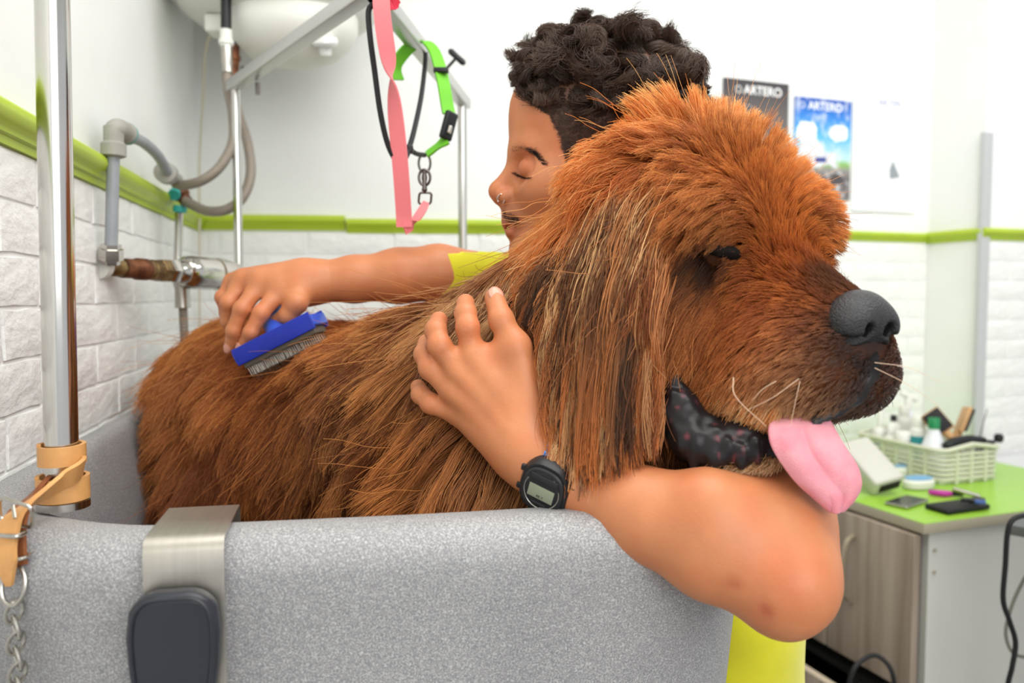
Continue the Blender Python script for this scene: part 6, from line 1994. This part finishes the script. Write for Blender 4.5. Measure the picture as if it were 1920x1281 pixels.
def make_fur(NF, NC, K=9):
    P, N = sample_surface(DV, DQ, NF, fur_w)
    nz = vnoise(P, 60, 2)
    C, CN = sample_surface(DV, DQ, NC, fur_w)
    CP, cval, _ = grow(C, CN, K, np.ones(NC))
    # bigger tufts made of several locks
    NB = NC // 9
    B_, BN = sample_surface(DV, DQ, NB, fur_w)
    BP, bval, _ = grow(B_, BN, K, rng.uniform(0.9, 1.35, NB))
    tB = np.linspace(0, 1, K)[None, :, None]
    BP = BP + BN[:, None, :] * (bval[:, 2] * rng.uniform(0.0, 1.0, NB))[:, None, None] * tB * (2 - tB) * 0.8
    kb = kdtree.KDTree(NB)
    for i, c in enumerate(B_): kb.insert(c, i)
    kb.balance()
    bi = np.array([kb.find(p)[1] for p in C])
    wB = (np.clip((cval[:, 0] - 0.02) / 0.04, 0, 1) * 0.52)[:, None, None] * tB
    CP = CP * (1 - wB) + BP[bi] * wB
    tuft = rng.random(NB)[bi]
    kd = kdtree.KDTree(NC)
    for i, c in enumerate(C): kd.insert(c, i)
    kd.balance()
    ci = np.array([kd.find(p)[1] for p in P])
    rnd = rng.uniform(0.6, 1.15, NF) * (0.75 + 0.6 * rng.random(NC)[ci])
    pts, val, W_ = grow(P, N, K, rnd)
    t = np.linspace(0, 1, K)[None, :, None]
    # layered volume: some strands stand off further
    lay = (rng.random(NF) ** 1.5)[:, None, None] * val[:, 2][:, None, None] * 0.6
    pts = pts + N[:, None, :] * lay * t * (2 - t) * 0.6
    # locks
    cl = val[:, 4][:, None, None] * (0.75 + 0.5 * rng.random(NC)[ci][:, None, None])
    cl = np.clip(cl, 0, 0.96) * np.clip(t * 1.25, 0, 1) ** 1.1
    keep_off = (P - C[ci])[:, None, :] * 0.12
    pts = pts * (1 - cl) + (CP[ci] + keep_off) * cl
    # waves shared by a lock, plus a little of its own
    ph = (rng.random(NC) * 6.28)[ci]; fr = (rng.uniform(2.0, 3.4, NC))[ci]
    dirn = pts[:, -1] - pts[:, 0]; dirn /= np.linalg.norm(dirn, axis=1, keepdims=True) + 1e-9
    b1 = np.cross(dirn, N); b1 /= np.linalg.norm(b1, axis=1, keepdims=True) + 1e-9
    amp = val[:, 3] * rng.uniform(0.4, 1.0, NF)
    tt = t[0, :, 0][None]
    Lr = val[:, 0][:, None] / 0.07
    pts = pts + b1[:, None, :] * (np.sin(tt * 6.28 * fr[:, None] * np.clip(Lr, 0.4, 2.2) * 0.55 + ph[:, None]) * amp[:, None] * 0.42 * tt)[..., None]
    fz = rng.normal(0, 1, (NF, 1, 3)) * (val[:, 0][:, None, None] * 0.045) * t * t
    pts = pts + fz
    # fly-aways
    fa = rng.random(NF) < 0.010
    pts[fa] += (rng.normal(0, 0.018, (fa.sum(), 1, 3)) + N[fa][:, None, :] * 0.012) * (t ** 1.5) * np.clip(val[fa, 0] / 0.06, 0.1, 1.4)[:, None, None]
    # colour
    nzc = vnoise(C, 14, 5)[ci] * 0.38 + tuft[ci] * 0.30 + rng.random(NC)[ci] * 0.32
    root = W_ @ groot; tip = W_ @ gtip
    band = np.clip(nzc + rng.normal(0, 0.13, NF), 0, 1)[:, None]
    streak = np.clip((band - 0.47) * 3.0 + 0.5, 0, 1)
    tipc = root * (1 - streak) + tip * streak
    rootc = root * (0.75 + 0.4 * band)
    col = rootc[:, None, :] * (1 - t ** 0.8) + tipc[:, None, :] * t ** 0.8
    col = col * rng.uniform(0.8, 1.2, (NF, 1, 1))
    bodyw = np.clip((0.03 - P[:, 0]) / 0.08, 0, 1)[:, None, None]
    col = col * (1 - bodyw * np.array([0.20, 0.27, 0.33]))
    # markings: black eye rims with brow shade put into the colour, grey-black skin round the nose and front lip
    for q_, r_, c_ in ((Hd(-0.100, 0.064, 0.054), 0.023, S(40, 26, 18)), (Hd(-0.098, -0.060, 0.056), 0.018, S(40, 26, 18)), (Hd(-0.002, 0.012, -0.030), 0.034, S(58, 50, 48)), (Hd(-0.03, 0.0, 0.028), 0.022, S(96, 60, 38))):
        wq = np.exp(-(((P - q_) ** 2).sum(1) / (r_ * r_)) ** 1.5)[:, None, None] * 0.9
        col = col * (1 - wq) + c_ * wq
    return P, N, pts, val, col, ci


NF = 300000
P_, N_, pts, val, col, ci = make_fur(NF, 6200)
# strands that would run through the hands, arms or brush stop short or are pressed away
def inside(vol, p, m):
    lo = vol.lo; hi = vol.lo + vol.h * (vol.n - 1)
    ok = ((p > lo) & (p < hi)).all(1)
    r = np.zeros(len(p), bool)
    if ok.any(): r[ok] = vol.sample(p[ok]) < m
    return r
K_ = pts.shape[1]
bad = np.zeros(NF, bool)
longm = val[:, 0] > 0.095
for v_ in (v_lh, v_rh, v_arm):
    hit = inside(v_, pts.reshape(-1, 3), 0.0015).reshape(NF, K_)
    bad |= (hit.any(1) if v_ is not v_lh else inside(v_, pts.reshape(-1, 3), 0.006).reshape(NF, K_).any(1))
    # long mane strands drape over the arm instead
    lm = np.zeros(NF, bool)
    if lm.any():
        q = pts[lm].reshape(-1, 3)
        for _ in range(3):
            ins = inside(v_, q, 0.004)
            if ins.any():
                g_ = v_.grad(q[ins]); g_[:, 1] -= 0.8; g_ /= np.linalg.norm(g_, axis=1, keepdims=True)
                q[ins] += g_ * (0.006 - v_.sample(q[ins]))[:, None]
        pts[lm] = q.reshape(-1, K_, 3)
# the hand presses the coat down: no strands in front of the back of the left hand
px_, py_ = pxy(pts.reshape(-1, 3)); px_ = px_.reshape(NF, K_); py_ = py_.reshape(NF, K_)
BXi = np.array(BX.inverted())
q = pts.reshape(-1, 3) @ BXi[:3, :3].T + BXi[:3, 3]
hit = ((np.abs(q[:, 0]) < BLn / 2 + 0.003) & (np.abs(q[:, 1]) < BWd / 2 + 0.004) & (q[:, 2] > -0.019) & (q[:, 2] < 0.05)).reshape(NF, K_)
bad |= hit.any(1)
# inside the tub wall
FTi = np.array(FT.inverted())
q = pts.reshape(-1, 3) @ FTi[:3, :3].T + FTi[:3, 3]
hit = ((q[:, 2] < RIMZ + 0.003) & ((q[:, 1] < B0 + 0.064) | (q[:, 0] < A0 + 0.05))).reshape(NF, K_)
bad |= hit.any(1)
ok = ~bad
wr = np.clip(val[:, 0] / 0.06, 0.55, 1.15)
rad = (0.00040 * wr)[:, None] * np.linspace(1.0, 0.35, K_)[None]
fur_m = attr_mat('dog_fur', 'hcol', 0.5, 0.35, hair=0.28)
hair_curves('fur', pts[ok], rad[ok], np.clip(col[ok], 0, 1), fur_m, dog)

# ---- long hanging locks of the ear and neck mane, falling over hand and watch
def fringe(NL=720, per=48, K=14):
    xe = rng.uniform(958, 1235, NL)                         # where a lock ends, read along the hanging mane
    yend = np.interp(xe, [955, 985, 1010, 1040, 1080, 1120, 1160, 1200, 1235], [640, 745, 830, 890, 915, 928, 895, 875, 850])
    up = rng.uniform(0, 1, NL) ** 1.2
    ytop = np.interp(xe, [955, 1000, 1060, 1120, 1180, 1235], [490, 410, 335, 300, 330, 410]) + rng.normal(0, 22, NL)
    y0 = ytop + up * 0.55 * (yend - ytop)
    yend = y0 + (yend - y0) * rng.uniform(0.45, 1.0, NL) ** 0.6 + rng.normal(0, 8, NL)
    lean = np.interp(xe, [955, 1060, 1150, 1235], [110, 110, 70, 0]) * (1 - up) ** 1.5
    x0 = xe + lean + rng.normal(0, 8, NL)
    t = np.linspace(0, 1, K)
    Dt = np.interp(x0, [975, 1060, 1140, 1230], [0.775, 0.745, 0.722, 0.690])
    De = np.interp(xe, [975, 1060, 1140, 1230], [0.690, 0.650, 0.635, 0.648]) + rng.normal(0, 0.008, NL)
    frac = np.clip((yend - 600) / 300, 0.1, 1); De = Dt + (De - Dt) * frac
    C = np.zeros((NL, K, 3))
    for i in range(NL):
        for k in range(K):
            px = x0[i] + (xe[i] - x0[i]) * (1 - (1 - t[k]) ** 2.0); py = y0[i] + (yend[i] - y0[i]) * t[k]
            C[i, k] = A(px, py, Dt[i] + (De[i] - Dt[i]) * t[k])
    for _ in range(2):                                       # the upper part of a lock lies on the coat
        q = C.reshape(-1, 3); dd = v_dog.sample(q); g_ = v_dog.grad(q)
        tk = np.tile(t, NL)
        tgt = 0.001 + 0.034 * np.minimum(1, tk * 1.6)
        pull = np.clip(dd - tgt, -0.05, 0.05) * np.where(dd > tgt, np.clip(1 - tk * 2.2, 0, 1), 1)
        C = (q - g_ * pull[:, None]).reshape(NL, K, 3)
    n = NL * per
    li = np.repeat(np.arange(NL), per)
    off = rng.normal(0, 1, (n, 1, 3)) * np.array([0.0075, 0.004, 0.012])
    tt = t[None, :, None]
    tight = rng.uniform(0.08, 0.32, NL)[li][:, None, None]
    lenf = rng.uniform(0.5, 1.05, n) ** 0.5
    idx = t[None, :] * lenf[:, None] * (K - 1)
    i0 = np.minimum(idx.astype(int), K - 2); f = (idx - i0)[..., None]
    base = C[li[:, None], i0] * (1 - f) + C[li[:, None], i0 + 1] * f
    P = base + off * (1 - (1 - tight) * np.minimum(1, tt * 1.3) ** 0.8)
    ph = rng.random(NL)[li] * 6.28 + rng.normal(0, 0.6, n); fr_ = rng.uniform(2.0, 4.5, NL)[li]
    am = rng.uniform(0.3, 1.5, NL)[li] * rng.uniform(0.6, 1.2, n)
    wv = np.sin(t[None] * 6.28 * fr_[:, None] * 0.7 + ph[:, None]) * am[:, None] * 0.0026 * np.minimum(1, t * 2)[None]
    P[..., 0] += wv; P[..., 1] += np.cos(t[None] * 6.28 * fr_[:, None] * 0.7 + ph[:, None]) * 0.001
    q = P.reshape(-1, 3)
    deep = inside(v_lh, q, -0.003) & (pxy(q)[0] < 1015)
    drop = deep.reshape(n, K).any(1)
    for v_, m in ((v_dog, 0.004), (v_lh, 0.003), (v_arm, 0.003)):
        for _ in range(2):
            ins = inside(v_, q, m)
            if ins.any():
                g_ = v_.grad(q[ins]); g_[:, 1] -= 0.6; g_ /= np.linalg.norm(g_, axis=1, keepdims=True)
                q[ins] += g_ * (m + 0.002 - v_.sample(q[ins]))[:, None]
    P = q.reshape(n, K, 3)
    cb = np.clip(vnoise(C[:, 0], 30, 12) * 0.3 + rng.random(NL) * 0.85 - 0.01, 0, 1)
    stops = np.stack([S(58, 38, 27), S(98, 64, 42), S(178, 112, 62), S(220, 176, 124)])
    lockc = np.stack([np.interp(cb, [0.25, 0.50, 0.66, 0.84], stops[:, j]) for j in range(3)], 1)
    side = np.clip((xe - 1165) / 60, 0, 1)[:, None]
    lockc = lockc * (1 - side * 0.5) + S(176, 96, 46) * side * 0.5
    rootc = lockc * 0.25 + S(222, 142, 72) * 0.75
    tipc = np.where(rng.random((NL, 1)) < 0.4, S(206, 124, 64), lockc)
    wr_ = (1 - tt) ** 4; wt_ = tt ** 3
    col = rootc[li][:, None, :] * wr_ + lockc[li][:, None, :] * (1 - wr_ - wt_) + tipc[li][:, None, :] * wt_
    col = col * rng.uniform(0.65, 1.3, (n, 1, 1))
    rad = np.full((n, 1), 0.00040) * np.interp(t, [0, 0.3, 1], [0.15, 1.0, 0.4])[None]
    kp_ = ~drop
    hair_curves('ear_fringe', P[kp_], rad[kp_], np.clip(col[kp_], 0, 1), fur_m, dog)


fringe()

# ---- pale chin fur below the black lip
cr_ = rng.random((2600, 3))
cx = 1330 + 132 * cr_[:, 0]
croot = np.array([A(x, np.interp(x, [1330, 1360, 1400, 1462], [862, 862, 858, 852]) + 14 * b, 0.638 + 0.014 * c - 0.00008 * (x - 1330)) for x, b, c in zip(cx, cr_[:, 1], cr_[:, 2])])
strands('chin_fur', croot, np.tile([-0.15, -0.25, -1.0], (len(croot), 1)), rng.uniform(0.006, 0.016, len(croot)), 0.00026, np.where(cr_[:, 1:2] < 0.35, S(150, 104, 66), S(224, 186, 142)), fur_m, dog, curve=(-0.3, 0.2, 0.1), jitter=0.42)
# cheek fur hanging over the black lip
cr_ = rng.random((2400, 3)); cx = 1255 + 195 * cr_[:, 0]
croot = np.array([A(x, np.interp(x, [1255, 1300, 1350, 1400, 1450], [680, 735, 768, 782, 786]) - 26 * b, np.interp(x, [1255, 1350, 1450], [0.66, 0.635, 0.615])) for x, b in zip(cx, cr_[:, 1])])
for _ in range(4): croot = croot - v_dog.grad(croot) * v_dog.sample(croot)[:, None]
cc_ = np.where(cr_[:, 2:3] < 0.5, S(214, 140, 74), S(232, 190, 138))
n_s = v_dog.grad(croot)
strands('cheek_fur', croot, n_s * 0.45 + np.array([-0.25, -0.1, -0.9]), rng.uniform(0.010, 0.024, len(croot)), 0.00030, cc_, fur_m, dog, curve=(-0.1, 0.25, -0.2), jitter=0.2)

# ---- whiskers
wk = [((1375, 708), (1380, 745), (1437, 800)), ((1500, 715), (1490, 760), (1482, 800)), ((1498, 710), (1450, 745), (1400, 770)), ((1640, 690), (1700, 720), (1760, 760)), ((1640, 680), (1705, 690), (1770, 720)), ((1455, 715), (1430, 730), (1410, 752))]
for i, w3 in enumerate(wk):
    D_ = 0.592 if i < 3 or i == 5 else 0.600
    MB().tube(catmull([A(x, y, D_ - 0.004 * k) for k, (x, y) in enumerate(w3)], 6), [(0.00048 if i == 0 else 0.00026) * (1 - 0.05 * k) for k in range(13)], 6).build('whisker', mat('pale_whisker', rgb(225, 190, 160), 0.4) if i == 0 else bpy.data.materials['pale_whisker'], dog)
# drops of drool under the eye and on the lip
M['drool'] = mat('saliva', rgb(240, 240, 240), 0.05, trans=0.6, spec=0.8)

dp = np.array([A(x, y, 0.655) for x, y in ((1237, 517), (1268, 577), (1269, 588), (1267, 598))])
for _ in range(4): dp = dp - v_dog.grad(dp) * (v_dog.sample(dp) - 0.008)[:, None]
for i, p in enumerate(dp):
    r_ = 0.0021 if i == 0 else 0.0012
    MB().lathe([(max(1e-5, r_ * math.cos(a) * 0.7), r_ * 1.4 * math.sin(a)) for a in np.linspace(-1.5, 1.5, 8)], 12, Matrix.Translation(Vector(p))).build('drool_drop', M['drool'], dog, smooth=180)
